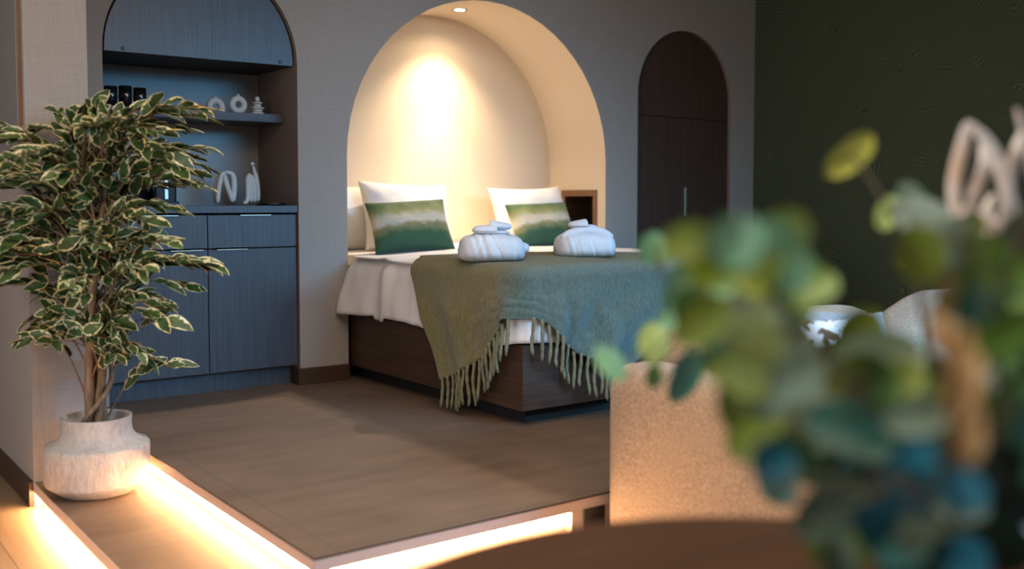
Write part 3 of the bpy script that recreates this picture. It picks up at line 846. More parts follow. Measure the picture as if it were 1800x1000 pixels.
# leaf position, length, width, direction, facing, colour
LEAVES = {
 'pale': [
  ((0.918,0.933,0.860),0.045,0.042,(-0.113,-0.153,0.982),(-0.711,-0.678,-0.187),'mint'),
  ((0.938,0.950,0.735),0.060,0.043,(0.091,0.265,0.960),(-0.737,-0.631,0.243),'lime'),
  ((0.943,0.955,0.690),0.038,0.023,(-0.128,-0.228,0.965),(-0.696,-0.672,-0.252),'green'),
  ((0.891,0.984,0.709),0.058,0.033,(-0.309,0.585,0.750),(-0.653,-0.703,0.280),'mint'),
  ((1.001,0.954,0.685),0.085,0.040,(0.509,-0.145,0.849),(-0.493,-0.857,0.148),'teal'),
  ((0.883,0.855,0.818),0.068,0.042,(0.625,-0.087,0.776),(-0.175,-0.984,0.030),'mint'),
  ((0.988,0.882,0.733),0.080,0.044,(0.265,-0.216,0.940),(-0.659,-0.752,0.013),'teal'),
  ((0.951,0.795,0.726),0.075,0.054,(0.758,-0.426,0.493),(-0.612,-0.726,0.313),'olive'),
  ((0.942,0.923,0.769),0.044,0.029,(0.658,-0.669,0.346),(-0.731,-0.455,0.509),'mint'),
 ],
 'olive': [
  ((0.762,0.698,0.876),0.038,0.019,(-0.597,0.692,0.406),(-0.523,-0.720,0.457),'yellow'),
  ((0.780,0.690,0.868),0.023,0.015,(0.447,-0.633,0.632),(-0.893,-0.283,0.349),'yellow'),
  ((0.808,0.703,0.855),0.100,0.047,(0.626,-0.085,0.775),(-0.330,-0.929,0.164),'green'),
  ((0.752,0.604,0.870),0.089,0.063,(0.152,-0.087,0.985),(-0.171,-0.983,-0.061),'yolive'),
  ((0.774,0.598,0.843),0.090,0.064,(0.883,-0.343,0.320),(-0.465,-0.553,0.691),'green2'),
  ((0.736,0.673,0.823),0.061,0.044,(-0.081,0.182,0.980),(-0.384,-0.913,0.138),'green'),
  ((0.711,0.592,0.826),0.061,0.046,(0.914,-0.374,0.156),(-0.399,-0.762,0.509),'sage'),
  ((0.756,0.590,0.797),0.063,0.042,(-0.259,0.476,0.841),(-0.859,-0.511,0.025),'sage'),
  ((0.784,0.668,0.883),0.045,0.028,(0.096,-0.159,0.982),(-0.819,-0.574,-0.013),'mint'),
  ((0.852,0.629,0.763),0.074,0.046,(0.724,-0.638,0.262),(-0.572,-0.767,-0.289),'olive'),
  ((0.722,0.626,0.743),0.069,0.042,(0.471,0.087,0.878),(-0.260,-0.937,0.232),'olive'),
  ((0.889,0.724,0.766),0.056,0.044,(0.430,-0.648,0.629),(-0.773,-0.624,-0.113),'peach'),
  ((0.830,0.659,0.825),0.075,0.058,(-0.439,0.658,0.612),(-0.864,-0.495,-0.088),'yolive'),
  ((0.615,0.512,0.873),0.044,0.029,(0.737,-0.540,0.406),(-0.646,-0.740,0.189),'olive'),
  ((0.605,0.576,0.886),0.051,0.032,(-0.679,0.700,-0.221),(-0.723,-0.587,0.364),'olive'),
  ((0.595,0.477,0.895),0.041,0.026,(0.613,-0.763,-0.202),(-0.787,-0.611,-0.082),'mint'),
  ((0.672,0.525,0.896),0.038,0.030,(0.011,-0.331,-0.944),(-0.512,-0.813,0.279),'olive'),
  ((0.563,0.498,0.891),0.043,0.028,(0.880,-0.475,-0.022),(-0.474,-0.872,-0.123),'sage'),
  ((0.750,0.592,0.860),0.056,0.049,(-0.270,0.547,-0.793),(-0.733,-0.651,-0.200),'mint'),
  ((0.687,0.582,0.851),0.055,0.034,(-0.470,0.664,0.581),(-0.334,-0.744,0.580),'yolive'),
  ((0.733,0.636,0.847),0.056,0.038,(-0.928,0.293,-0.231),(-0.372,-0.768,0.522),'mint'),
  ((0.635,0.573,0.867),0.056,0.038,(-0.918,0.367,-0.147),(-0.393,-0.892,0.224),'yolive'),
  ((0.551,0.478,0.891),0.042,0.036,(-0.247,0.074,-0.966),(-0.766,-0.625,0.148),'mint'),
  ((0.742,0.692,0.817),0.053,0.053,(0.689,-0.353,-0.634),(-0.610,-0.754,-0.244),'green'),
 ],
 'upper': [
  ((1.036,0.726,0.975),0.080,0.037,(0.676,-0.411,0.612),(-0.498,-0.866,-0.031),'yellow'),
  ((1.120,0.730,0.906),0.049,0.028,(0.315,-0.149,0.937),(-0.821,-0.539,0.190),'lime'),
  ((1.081,0.657,0.900),0.079,0.049,(-0.637,0.592,0.494),(-0.718,-0.689,-0.100),'pale'),
  ((1.069,0.638,0.865),0.097,0.032,(0.892,-0.391,0.226),(-0.359,-0.918,-0.170),'yellow'),
  ((1.039,0.594,0.880),0.080,0.043,(0.540,-0.544,0.643),(-0.683,-0.729,-0.043),'olive'),
  ((1.128,0.705,0.923),0.049,0.035,(-0.499,0.146,0.854),(-0.465,-0.877,-0.122),'sage'),
  ((1.115,0.695,0.841),0.048,0.016,(0.913,-0.314,-0.262),(-0.332,-0.943,-0.029),'yellow'),
  ((1.098,0.600,0.846),0.089,0.051,(0.444,-0.241,0.863),(-0.558,-0.828,0.057),'olive'),
  ((0.868,0.532,0.871),0.059,0.048,(-0.299,0.025,0.954),(-0.617,-0.768,-0.173),'olive'),
  ((0.910,0.523,0.882),0.045,0.049,(0.685,-0.462,-0.563),(-0.516,-0.854,0.073),'pale'),
 ],
 'mid': [
  ((0.862,0.571,0.763),0.110,0.066,(0.804,-0.490,0.337),(-0.589,-0.575,0.568),'sage'),
  ((0.869,0.614,0.728),0.109,0.046,(0.599,-0.787,0.148),(-0.752,-0.489,0.442),'lime'),
  ((0.913,0.542,0.734),0.089,0.061,(-0.356,0.359,0.863),(-0.818,-0.566,-0.102),'teal'),
  ((0.810,0.610,0.708),0.083,0.061,(0.563,-0.055,0.825),(-0.658,-0.634,0.407),'sage'),
  ((0.798,0.551,0.709),0.088,0.062,(-0.658,0.676,0.332),(-0.378,-0.678,0.631),'teal'),
  ((0.752,0.625,0.702),0.070,0.048,(0.504,-0.397,0.767),(-0.824,-0.485,0.291),'olive'),
  ((0.865,0.687,0.620),0.049,0.042,(0.034,0.329,0.944),(-0.859,-0.473,0.196),'teal'),
  ((0.849,0.550,0.724),0.091,0.059,(0.603,-0.471,0.644),(-0.437,-0.870,-0.228),'sage'),
  ((0.833,0.607,0.672),0.084,0.061,(0.910,-0.277,0.310),(-0.260,-0.961,-0.096),'sage'),
  ((0.863,0.665,0.727),0.089,0.053,(-0.483,0.743,0.464),(-0.807,-0.583,0.095),'olive'),
  ((0.710,0.577,0.752),0.055,0.040,(0.082,-0.177,0.981),(-0.609,-0.788,-0.091),'sage'),
  ((0.877,0.601,0.787),0.068,0.051,(0.596,-0.271,0.756),(-0.574,-0.803,0.164),'olive'),
  ((0.884,0.559,0.679),0.083,0.055,(-0.659,0.565,0.497),(-0.688,-0.719,-0.095),'sage'),
  ((0.761,0.622,0.807),0.047,0.038,(0.353,-0.617,-0.703),(-0.704,-0.671,0.234),'sage'),
  ((0.854,0.523,0.734),0.047,0.040,(0.625,-0.569,0.534),(-0.761,-0.596,0.256),'mint'),
  ((0.753,0.474,0.773),0.042,0.035,(-0.636,0.560,-0.531),(-0.766,-0.375,0.522),'olive'),
  ((0.614,0.404,0.798),0.035,0.036,(0.726,-0.268,0.633),(-0.480,-0.857,0.188),'green'),
  ((0.669,0.569,0.769),0.051,0.033,(-0.797,0.492,0.351),(-0.428,-0.869,0.247),'lime'),
  ((0.889,0.518,0.735),0.045,0.036,(0.429,-0.581,-0.691),(-0.717,-0.685,0.130),'olive'),
  ((0.818,0.467,0.758),0.052,0.030,(0.849,-0.486,0.206),(-0.527,-0.801,0.285),'lime'),
  ((0.825,0.566,0.754),0.066,0.047,(0.604,-0.683,0.410),(-0.776,-0.622,0.107),'olive'),
  ((0.669,0.517,0.778),0.051,0.038,(-0.391,0.624,-0.676),(-0.754,-0.638,-0.154),'sage'),
  ((0.739,0.577,0.804),0.041,0.031,(0.671,-0.677,-0.303),(-0.713,-0.701,-0.013),'sage'),
  ((0.619,0.516,0.812),0.049,0.042,(0.621,-0.514,-0.591),(-0.657,-0.753,-0.036),'lime'),
  ((0.712,0.434,0.754),0.056,0.030,(-0.868,0.475,-0.144),(-0.487,-0.759,0.431),'sage'),
  ((0.640,0.592,0.818),0.060,0.040,(-0.487,0.605,-0.630),(-0.716,-0.690,-0.109),'olive'),
  ((0.668,0.587,0.774),0.045,0.035,(-0.949,0.315,-0.029),(-0.261,-0.728,0.633),'olive'),
 ],
 'blue': [
  ((0.768,0.464,0.696),0.090,0.052,(0.862,-0.500,0.081),(-0.493,-0.865,-0.096),'blue'),
  ((0.774,0.493,0.639),0.098,0.054,(0.831,-0.262,-0.491),(-0.425,-0.868,-0.257),'blue'),
  ((0.777,0.559,0.642),0.088,0.057,(0.827,-0.387,0.408),(-0.400,-0.915,-0.059),'sage'),
  ((0.862,0.575,0.646),0.083,0.055,(0.130,-0.376,0.917),(-0.820,-0.562,-0.114),'teal'),
  ((0.903,0.533,0.598),0.083,0.055,(0.276,-0.201,0.940),(-0.490,-0.871,-0.042),'blue'),
  ((0.852,0.606,0.577),0.079,0.057,(-0.656,0.393,0.644),(-0.423,-0.898,0.117),'olive'),
  ((0.848,0.469,0.657),0.060,0.045,(-0.301,0.166,0.939),(-0.303,-0.950,0.071),'teal'),
  ((0.862,0.556,0.644),0.087,0.060,(0.935,-0.320,0.151),(-0.352,-0.804,0.479),'dark'),
  ((0.818,0.493,0.600),0.081,0.045,(0.569,-0.747,0.343),(-0.750,-0.643,-0.155),'dark'),
  ((0.669,0.373,0.717),0.036,0.031,(-0.190,0.021,0.982),(-0.812,-0.566,-0.145),'blue'),
  ((0.685,0.546,0.692),0.046,0.042,(0.402,-0.017,0.916),(-0.234,-0.968,0.085),'sage'),
  ((0.711,0.550,0.701),0.059,0.041,(0.436,-0.054,-0.898),(-0.359,-0.926,-0.118),'green'),
  ((0.842,0.469,0.653),0.048,0.037,(-0.601,0.799,0.007),(-0.591,-0.451,0.669),'sage'),
  ((0.898,0.515,0.614),0.054,0.034,(0.757,-0.413,-0.506),(-0.336,-0.911,0.241),'sage'),
  ((0.771,0.482,0.625),0.050,0.031,(-0.728,0.583,-0.360),(-0.681,-0.558,0.474),'teal'),
  ((0.742,0.419,0.735),0.045,0.029,(0.006,-0.211,-0.977),(-0.837,-0.536,0.111),'green'),
  ((0.744,0.453,0.652),0.039,0.038,(0.711,-0.415,-0.567),(-0.635,-0.726,-0.264),'sage'),
  ((0.817,0.452,0.617),0.043,0.039,(-0.623,0.782,0.016),(-0.776,-0.620,0.117),'blue'),
  ((0.838,0.480,0.599),0.043,0.042,(-0.240,0.413,-0.878),(-0.945,-0.306,0.114),'blue'),
  ((0.681,0.384,0.739),0.050,0.034,(0.644,-0.351,-0.680),(-0.350,-0.925,0.146),'teal'),
  ((0.723,0.436,0.734),0.043,0.041,(-0.679,0.271,-0.682),(-0.618,-0.712,0.333),'blue'),
  ((0.780,0.552,0.592),0.058,0.037,(0.287,-0.088,-0.954),(-0.425,-0.904,-0.044),'sage'),
  ((0.866,0.604,0.673),0.059,0.046,(0.845,-0.368,0.387),(-0.527,-0.692,0.494),'blue'),
  ((0.847,0.497,0.692),0.065,0.047,(-0.082,0.205,-0.975),(-0.751,-0.657,-0.075),'green'),
  ((0.621,0.500,0.720),0.042,0.038,(0.808,-0.323,0.492),(-0.494,-0.827,0.269),'blue'),
  ((0.752,0.464,0.701),0.051,0.037,(0.685,-0.725,-0.069),(-0.727,-0.676,-0.123),'blue'),
 ],
 'dark': [
  ((0.950,0.498,0.792),0.109,0.071,(0.165,-0.338,0.927),(-0.967,-0.239,0.085),'green'),
  ((0.968,0.495,0.840),0.082,0.060,(0.624,-0.599,0.502),(-0.779,-0.425,0.460),'green2'),
  ((1.001,0.546,0.800),0.076,0.047,(-0.378,0.048,0.924),(-0.095,-0.995,0.013),'dark'),
  ((0.946,0.486,0.734),0.092,0.065,(0.075,-0.187,0.980),(-0.845,-0.534,-0.037),'green'),
  ((0.933,0.501,0.711),0.081,0.060,(0.674,-0.264,0.690),(-0.376,-0.926,0.012),'green2'),
  ((0.962,0.484,0.765),0.081,0.054,(-0.532,0.085,0.842),(-0.464,-0.862,-0.206),'teal'),
  ((0.865,0.458,0.682),0.085,0.055,(0.041,-0.229,0.973),(-0.350,-0.915,-0.200),'dark'),
  ((0.866,0.434,0.712),0.074,0.054,(0.421,-0.271,0.865),(-0.746,-0.646,0.160),'teal'),
  ((0.957,0.473,0.642),0.081,0.054,(0.843,-0.425,0.330),(-0.434,-0.900,-0.050),'dark'),
  ((0.988,0.500,0.884),0.067,0.044,(0.140,-0.366,0.920),(-0.741,-0.655,-0.147),'green'),
  ((0.924,0.510,0.594),0.082,0.055,(0.358,-0.351,0.865),(-0.709,-0.705,0.008),'dark'),
  ((0.920,0.469,0.601),0.063,0.047,(-0.486,0.167,0.858),(-0.614,-0.764,-0.200),'dark'),
  ((0.848,0.444,0.868),0.040,0.033,(-0.128,-0.325,-0.937),(-0.273,-0.897,0.349),'green2'),
  ((0.869,0.438,0.892),0.046,0.046,(0.233,0.057,-0.971),(-0.261,-0.958,-0.118),'sage'),
  ((0.763,0.418,0.764),0.037,0.031,(0.039,-0.027,0.999),(-0.344,-0.939,-0.012),'green2'),
  ((0.913,0.454,0.686),0.042,0.047,(0.420,-0.567,0.709),(-0.849,-0.522,0.085),'dark'),
  ((0.834,0.443,0.695),0.050,0.037,(-0.631,0.529,0.567),(-0.498,-0.837,0.227),'dark'),
  ((0.788,0.417,0.746),0.056,0.031,(-0.505,0.102,-0.857),(-0.388,-0.914,0.120),'sage'),
  ((0.711,0.393,0.880),0.045,0.030,(0.114,-0.236,-0.965),(-0.449,-0.879,0.162),'green2'),
  ((0.835,0.453,0.792),0.058,0.046,(-0.389,0.600,-0.699),(-0.477,-0.780,-0.405),'sage'),
  ((0.971,0.503,0.710),0.070,0.049,(-0.537,0.736,-0.413),(-0.827,-0.556,0.084),'sage'),
  ((0.934,0.465,0.796),0.053,0.042,(0.043,0.071,0.997),(-0.467,-0.880,0.083),'teal'),
  ((0.745,0.398,0.833),0.043,0.036,(0.632,-0.194,-0.750),(-0.546,-0.798,-0.254),'teal'),
  ((0.713,0.394,0.842),0.045,0.032,(-0.348,-0.153,-0.925),(-0.500,-0.804,0.322),'teal'),
  ((0.942,0.457,0.669),0.066,0.049,(-0.646,0.334,0.686),(-0.157,-0.938,0.309),'dark'),
  ((0.680,0.353,0.830),0.044,0.036,(-0.525,0.618,-0.585),(-0.658,-0.731,-0.181),'green2'),
  ((0.971,0.507,0.682),0.054,0.050,(0.377,-0.725,-0.577),(-0.683,-0.638,0.356),'dark'),
  ((0.791,0.409,0.707),0.039,0.043,(0.341,-0.318,-0.885),(-0.339,-0.919,0.200),'dark'),
 ],
 'peach': [
  ((0.718,0.421,0.840),0.056,0.026,(0.040,-0.231,0.972),(-0.257,-0.943,-0.213),'peach'),
  ((0.682,0.383,0.797),0.077,0.028,(0.342,0.034,0.939),(-0.596,-0.764,0.245),'peach'),
  ((0.695,0.402,0.818),0.050,0.021,(-0.148,0.367,0.918),(-0.604,-0.769,0.210),'peach'),
  ((0.680,0.377,0.758),0.060,0.024,(-0.171,-0.088,0.981),(-0.669,-0.721,-0.181),'peach'),
  ((0.782,0.425,0.767),0.050,0.018,(0.407,-0.290,0.866),(-0.838,-0.496,0.228),'pale'),
 ],
}
BRACTS = [
 [(1.250,0.707,0.872),(1.248,0.715,0.938),(1.249,0.702,1.004),(1.244,0.696,1.023)],
 [(1.219,0.638,0.875),(1.233,0.636,0.930),(1.224,0.654,0.986),(1.203,0.673,1.020)],
 [(1.238,0.674,0.866),(1.252,0.690,0.923),(1.231,0.665,0.966),(1.241,0.675,1.002)],
 [(1.291,0.647,0.887),(1.279,0.660,0.938),(1.271,0.646,0.980),(1.292,0.650,1.010)],
 [(1.226,0.627,0.840),(1.208,0.633,0.882),(1.203,0.645,0.902),(1.221,0.648,0.930)],
 [(1.220,0.651,0.804),(1.222,0.668,0.845),(1.239,0.667,0.873),(1.239,0.649,0.888)],
 [(1.240,0.630,0.790),(1.255,0.634,0.831),(1.235,0.619,0.868),(1.270,0.626,0.902)],
 [(1.187,0.663,0.840),(1.158,0.651,0.875),(1.189,0.662,0.909),(1.168,0.641,0.937)],
 [(1.291,0.622,0.873),(1.311,0.637,0.938),(1.304,0.645,0.988),(1.265,0.645,1.037)],
]

# ------------------------------------------------------------------ socket
t = empty('power_socket', (2.08, PY0, -.07), 'black power socket in the front face of the raised floor beside the sofa', 'socket')
obj('plate', B(2.036, 2.122, PY0 - .008, PY0 - .0025, -.120, -.036), M_plug, t, world=True, bevel=.003)
bm = bmesh.new(); tube(bm, [(2.079, PY0 - .0105, -.078), (2.079, PY0 - .0085, -.078)], .02, 24); obj('outlet', bm, M_black, t, world=True)

# ------------------------------------------------------------------ potted variegated tree
PC = Vector((0.932, 3.70, SZ))
t = empty('potted_tree', PC, 'variegated weeping fig tree with twisted trunks in a chalky cream pot on the step', 'potted plant')
bm = bmesh.new()
lathe(bm, [(.001, .001), (.10, .001), (.125, .006), (.168, .040), (.174, .050), (.176, .160), (.1755, .168), (.170, .176), (.150, .184), (.130, .196), (.119, .215), (.116, .240), (.117, .264), (.118, .270),
           (.113, .271), (.108, .262), (.108, .21)], 72)
for v in bm.verts:
    k = 1 + .018 * nz(v.co * 9); v.co.x *= k; v.co.y *= k
obj('pot', bm, M_pot, t, smooth=True)
bm = bmesh.new(); lathe(bm, [(.001, .222), (.112, .220)], 40)
for v in bm.verts: v.co.z += .008 * nz(v.co * 40)
obj('soil', bm, M_soil, t)
rnd = random.Random(5)
bm = bmesh.new()
trunks = []
for k, (a0, r0) in enumerate(((0.4, .021), (2.6, .020), (4.6, .018))):
    pts, rad = [], []
    for i in range(26):
        s = i / 25
        z = .22 + 1.05 * s
        spread = .020 + .03 * s
        a = a0 + 3.2 * s
        pts.append(Vector((spread * math.cos(a) + .02 * s, spread * math.sin(a), z))); rad.append(lerp(r0, .006, s ** .8) * (1 + .10 * math.sin(i * 2.1 + k)))
    tube(bm, pts, rad, 10); trunks.append(pts)
# a thin vine looping round the trunks
pts = []
for i in range(30):
    s = i / 29
    a = 3.0 + 5.2 * s
    rr = .056 - .004 * s
    pts.append(Vector((rr * math.cos(a), rr * math.sin(a), .22 + .34 * s)))
tube(bm, pts, [.010 - .004 * i / 29 for i in range(30)], 8)
obj('trunk', bm, M_bark, t, smooth=True)
bmB = bmesh.new(); bmL = bmesh.new(); layL = bmL.loops.layers.uv.verify()
def leaf(bm, lay, p, d, n, L, W, curl=.15, nseg=7, mi=0, point=True):
    d = d.normalized(); n = (n - d * n.dot(d)).normalized(); s_ = d.cross(n)
    rows = []
    for i in range(nseg + 1):
        u = i / nseg
        w = W / 2 * (math.sin(PI * min(1, u ** .80 * 1.0)) ** .75 if point else math.sin(PI * u) ** .5)
        c = p + d * (L * u) - n * (curl * L * u * u)
        rows.append([bm.verts.new(c - s_ * w + n * (w * .30)), bm.verts.new(c - s_ * w * .5 + n * w * .08), bm.verts.new(c), bm.verts.new(c + s_ * w * .5 + n * w * .08), bm.verts.new(c + s_ * w + n * (w * .30))])
    E_ = [1, .5, 0, .5, 1]
    for i in range(nseg):
        e0 = 0.0 if i > 0 else .5
        for j in range(4):
            fc = bm.faces.new((rows[i][j], rows[i + 1][j], rows[i + 1][j + 1], rows[i][j + 1]))
            fc.smooth = True; fc.material_index = mi
            for l, (r_, c_) in zip(fc.loops, ((i, j), (i + 1, j), (i + 1, j + 1), (i, j + 1))):
                u = r_ / nseg
                l[lay].uv = (u, max(E_[c_] ** .8, abs(2 * u - 1) ** 5))
nb = 88
for i in range(nb):
    s = (i + rnd.random()) / nb
    z = lerp(.41, 1.33, s ** .70)
    Rm = pw([(.36, .26), (.50, .32), (.62, .34), (.74, .38), (.90, .42), (1.1, .44), (1.25, .43), (1.4, .36)], z) * rnd.uniform(.6, 1.08)
    if z < .72 and rnd.random() < .5: Rm *= .55
    az = rnd.uniform(0, 2 * PI) if rnd.random() < .5 else rnd.choice((-.64, 2.5)) + rnd.gauss(0, .6)
    if z > 1.02 and math.cos(az + .64) > .2: Rm = min(Rm, .36)
    tr = trunks[i % 3]; base = min(tr, key=lambda q: abs(q.z - (z - .20)))
    out = Vector((math.cos(az), math.sin(az), 0))
    up_ = z - base.z + rnd.uniform(-.03, .05); droop = rnd.uniform(.0, .05)
    P_ = [base + out * (Rm * q) + Vector((0, 0, up_ * math.sin(min(1, q * 1.7) * PI / 2) - droop * q ** 3)) for q in [k / 8 for k in range(9)]]
    tube(bmB, P_, [lerp(.0042, .0014, k / 8) for k in range(9)], 5)
    nl = int(5 + 11 * Rm / .4)
    for k in range(nl):
        q = lerp(.25, 1.0, (k + rnd.random() * .5) / nl)
        fi = min(7, int(q * 8)); c = P_[fi].lerp(P_[fi + 1], q * 8 - fi)
        fwd = (P_[fi + 1] - P_[fi]).normalized()
        sd = Vector((-out.y, out.x, 0)) * (1 if k % 2 else -1)
        d = fwd * rnd.uniform(.8, 1.4) + sd * rnd.uniform(.1, .8) + Vector((0, 0, rnd.uniform(-.35, .22)))
        nn = Vector((rnd.uniform(-.7, .7), rnd.uniform(-1.0, .3), .8))
        L = rnd.uniform(.058, .104)
        leaf(bmL, layL, c + d.normalized() * .006, d, nn, L, L * rnd.uniform(.42, .62), rnd.uniform(-.12, .30))
# short tufts along the trunks
for i in range(125):
    tr = trunks[i % 3]; b_ = tr[rnd.randrange(7, 26)]
    az = rnd.uniform(0, 2 * PI); out = Vector((math.cos(az), math.sin(az), 0))
    c = b_ + out * rnd.uniform(.02, .15) + Vector((0, 0, rnd.uniform(-.02, .09)))
    tube(bmB, [b_, b_.lerp(c, .5) + Vector((0, 0, .01)), c], .0016, 4)
    for k in range(3):
        d = out * rnd.uniform(.1, 1) + Vector((rnd.uniform(-.6, .6), rnd.uniform(-.6, .6), rnd.uniform(-.6, .7)))
        L = rnd.uniform(.058, .086)
        leaf(bmL, layL, c, d, Vector((rnd.uniform(-.6, .6), -1, rnd.uniform(.1, .8))), L, L * .54, rnd.uniform(0, .25))
# clean the volume that the pillar and wall occupy
def inside(p):
    q = p + PC
    return (q.x < .995 and q.y > 3.945) or q.y > 4.69
def push(bm_):
    for v in bm_.verts:
        q = v.co + PC
        if q.y > 3.94 and q.x < 1.01: v.co.y = 3.94 - PC.y - (q.y - 3.94) * .25 - .004 * random.random()
        if q.y > 4.68: v.co.y = 4.68 - PC.y
push(bmB); push(bmL)
obj('branches', bmB, M_bark, t, smooth=True)
obj('foliage', bmL, M_ficus, t)['kind'] = 'stuff'

# ------------------------------------------------------------------ sofa standing on the lower floor in front of the platform
def rbox(x0, x1, y0, y1, z0, z1, r, bul=0.0, n=14, seed=0):
    """cushion block: box with big rounded edges and slightly swollen faces"""
    bm = bmesh.new()
    bmesh.ops.create_cube(bm, size=2)
    bmesh.ops.subdivide_edges(bm, edges=bm.edges[:], cuts=n, use_grid_fill=True)
    hx, hy, hz = (x1 - x0) / 2, (y1 - y0) / 2, (z1 - z0) / 2
    c = Vector(((x0 + x1) / 2, (y0 + y1) / 2, (z0 + z1) / 2))
    for v in bm.verts:
        a = [v.co.x, v.co.y, v.co.z]
        # denser towards the edges
        a = [math.copysign(abs(k) ** .75, k) for k in a]
        p = Vector((a[0] * hx, a[1] * hy, a[2] * hz))
        q = Vector((max(-hx + r, min(hx - r, p.x)), max(-hy + r, min(hy - r, p.y)), max(-hz + r, min(hz - r, p.z))))
        d = p - q
        if d.length > 1e-6: p = q + d.normalized() * r
        sw = bul * (1 - a[0] ** 2 * 0) * ((1 - a[0] ** 2) * (1 - a[1] ** 2) + (1 - a[1] ** 2) * (1 - a[2] ** 2) + (1 - a[0] ** 2) * (1 - a[2] ** 2)) / 1.0
        if d.length > 1e-6: p += d.normalized() * sw * .5
        p += Vector((1, 1, 1)) * .004 * nz((p.x * 4 + seed, p.y * 4, p.z * 4))
        v.co = p + c
    return bm
t = empty('sofa', (3.2, 1.9, GZ), 'beige boucle sofa with rounded blocky arm and low curved backs, beside the raised floor', 'sofa')
obj('arm', rbox(2.075, 2.30, 1.38, 2.335, GZ + .005, .425, .075, .012), M_sofa, t, smooth=True, world=True)
obj('seat', rbox(2.30, 4.55, 1.40, 2.10, GZ + .06, .16, .05, .01, seed=2), M_sofa, t, smooth=True, world=True)
obj('backrest', rbox(2.285, 3.24, 2.09, 2.335, GZ + .02, .545, .10, .01, seed=3), M_sofa, t, smooth=True, world=True)
def hump():
    bm = rbox(3.25, 4.56, 2.07, 2.335, GZ + .02, .565, .10, .01, seed=5)
    for v in bm.verts:
        if v.co.z > .1: v.co.z -= (v.co.z - .1) * .28 * sm(.25, 1.0, abs((v.co.x - 3.90) / .66)) ** 1.0
    return bm
obj('backrest', hump(), M_sofa, t, smooth=True, world=True)
for x in (2.40, 4.45): obj('leg', B(x - .03, x + .03, 1.5, 1.56, GZ, GZ + .07), M_plug, t, world=True)
pillow('scatter_cushion', .42, .425, .15, (2.79, 1.93, .160), R(-12), R(-6), M_bluegrey, 'plain pale grey cushion leaning on the sofa back', 'cushion', seed=31, pull=.07, ry=R(5))
pillow('spotted_cushion', .32, .42, .11, (2.56, 1.78, .165), R(-14), R(-14), M_cow, 'small white cushion with brown spots in front of the grey cushion', 'cushion', seed=37, pull=.02)

# ------------------------------------------------------------------ round table in the foreground
TZ, TR = .52, .47
ta = R(36.6)
TC = Vector((.26 * math.cos(ta) + .81 * math.sin(ta), -.26 * math.sin(ta) + .81 * math.cos(ta), 0))
t = empty('round_table', (TC.x, TC.y, GZ), 'dark walnut round table in the blurred foreground', 'table')
bm = bmesh.new(); lathe(bm, [(.001, -.028), (TR - .02, -.028), (TR - .004, -.020), (TR, -.010), (TR - .003, -.003), (TR - .008, 0), (.001, 0)], 96, (0, 0, TZ - GZ))
obj('table_top', bm, M_table, t)
bm = bmesh.new(); lathe(bm, [(.035, .02), (.035, TZ - GZ - .03)], 24); obj('pedestal', bm, M_plug, t, smooth=False)
bm = bmesh.new(); lathe(bm, [(.001, 0), (.22, 0), (.225, .006), (.04, .02), (.001, .02)], 48); obj('foot_plate', bm, M_plug, t)

# ------------------------------------------------------------------ vase with stems
VC = Vector((1.06, .62, TZ))
bm = bmesh.new(); lathe(bm, [(.001, .001), (.045, .001), (.062, .03), (.060, .07), (.036, .115), (.034, .135), (.029, .135), (.031, .115), (.05, .07), (.001, .012)], 48)
o = obj('vase', bm, M_vase, smooth=True); o.location = VC
tag(o, 'dark glazed round vase holding leafy stems on the round table', 'vase')
MOUTH = VC + Vector((0, 0, .11))
CN = list(LEAFCOL)
NM = {'pale': ('eucalyptus_branch', 'eucalyptus branch with pale mint and lime leaves reaching far left over the sofa arm'),
      'olive': ('eucalyptus_branch', 'eucalyptus branch with a yellow leaf and big olive leaves against the bed foot'),
      'upper': ('eucalyptus_branch', 'eucalyptus branch rising highest, one yellow-green leaf against the green wall'),
      'mid': ('eucalyptus_branch', 'eucalyptus branch with grey-green sage leaves in the middle of the bouquet'),
      'blue': ('eucalyptus_branch', 'eucalyptus branch with blue-teal leaves low over the table edge'),
      'dark': ('eucalyptus_branch', 'eucalyptus branch with deep green leaves at the right edge of the photo'),
      'peach': ('dried_leaf_branch', 'dried branch with peach-brown leaves hanging behind the blue-teal ones')}
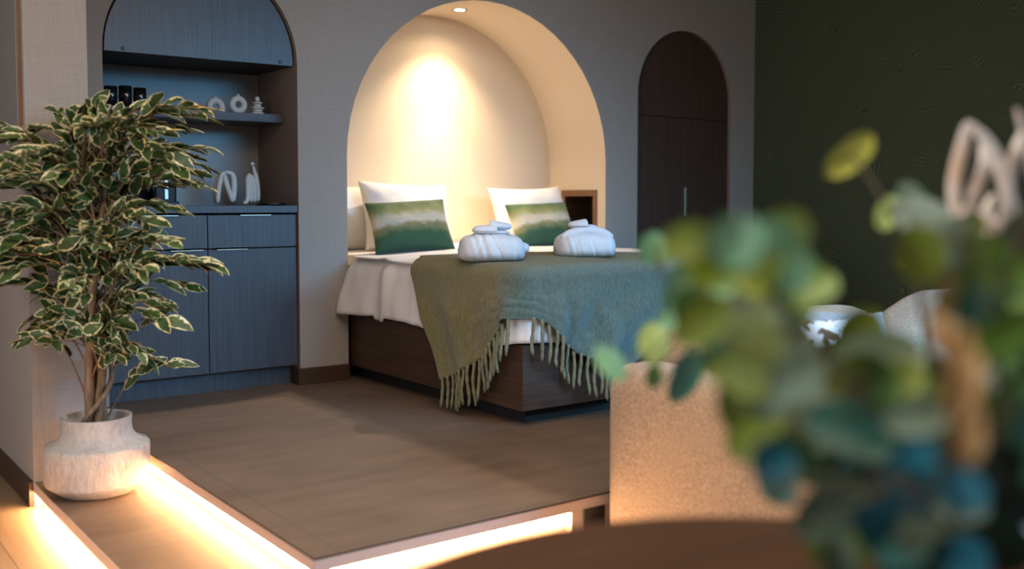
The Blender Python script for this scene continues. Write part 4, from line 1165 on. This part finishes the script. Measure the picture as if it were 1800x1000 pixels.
for k, ls in LEAVES.items():
    nm, lb = NM[k]
    t = empty(nm, MOUTH, lb, 'branch', 'leafy stems in the vase' if nm[0] == 'e' else None)
    ctr = sum((Vector(l[0]) for l in ls), Vector()) / len(ls)
    far = max((Vector(l[0]) for l in ls), key=lambda q: (q - MOUTH).length)
    base = MOUTH + Vector((random.uniform(-.012, .012), random.uniform(-.012, .012), -.06))
    mid = base.lerp(ctr, .5) + Vector((0, 0, .05))
    def bez(s):
        a = base.lerp(mid, s); b = mid.lerp(ctr, s); c = ctr.lerp(far, s)
        return a.lerp(b, s).lerp(b.lerp(c, s), s)
    S = [bez(i / 14) for i in range(15)]
    bm = bmesh.new(); tube(bm, S, [lerp(.004, .0016, i / 14) for i in range(15)], 7)
    bl = bmesh.new(); lay = bl.loops.layers.uv.verify()
    for p, L, W, d, n, c in ls:
        p = Vector(p); d = Vector(d); n = Vector(n)
        st = p - d * (L * .5)
        q = min(S, key=lambda a_: (a_ - st).length)
        tube(bm, [q, q.lerp(st, .5) + Vector((0, 0, .004)), st], .0013, 5)
        leaf(bl, lay, st, d, n, L, W, .1, 9, CN.index(c), point=False)
    obj('stem', bm, M_stem, t, smooth=True, world=True)
    o = obj('leaves', bl, [MATS['leaf_' + c] for c in CN], t, world=True)
t = empty('dried_flower_stem', MOUTH, 'bleached dried stem with white curling bracts standing tall at the right', 'dried flower')
cb = sum((Vector(b[0]) for b in BRACTS), Vector()) / len(BRACTS)
bm = bmesh.new()
tube(bm, [MOUTH + Vector((0, 0, -.06)), MOUTH.lerp(cb, .5) + Vector((.01, 0, .02)), cb], .0035, 8)
for b in BRACTS: tube(bm, [cb, cb.lerp(Vector(b[0]), .5), Vector(b[0])], .002, 5)
obj('stem', bm, M_stem, t, smooth=True, world=True)
for b in BRACTS:
    bm = bmesh.new()
    V = [Vector(q) for q in b]
    fwd = Vector((.595, .802, -.05))
    def cr(s):
        i = min(len(V) - 2, int(s * (len(V) - 1))); f_ = s * (len(V) - 1) - i
        p0, p1, p2, p3 = V[max(0, i - 1)], V[i], V[i + 1], V[min(len(V) - 1, i + 2)]
        return .5 * ((2 * p1) + (p2 - p0) * f_ + (2 * p0 - 5 * p1 + 4 * p2 - p3) * f_ ** 2 + (3 * p1 - p0 - 3 * p2 + p3) * f_ ** 3)
    def f(u, v):
        c = cr(min(.999, u)); d = (cr(min(.999, u + .03)) - cr(max(0, u - .03))).normalized()
        s_ = d.cross(fwd).normalized()
        w_ = .0095 * math.sin(PI * min(1, .12 + .88 * u)) ** .6
        return c + s_ * (w_ * (2 * v - 1)) + fwd * (.006 * (2 * v - 1) ** 2)
    grid(bm, 24, 6, f)
    o = obj('bract', bm, M_bract, t, smooth=True, world=True)
    md = o.modifiers.new('thick', 'SOLIDIFY'); md.thickness = .0012
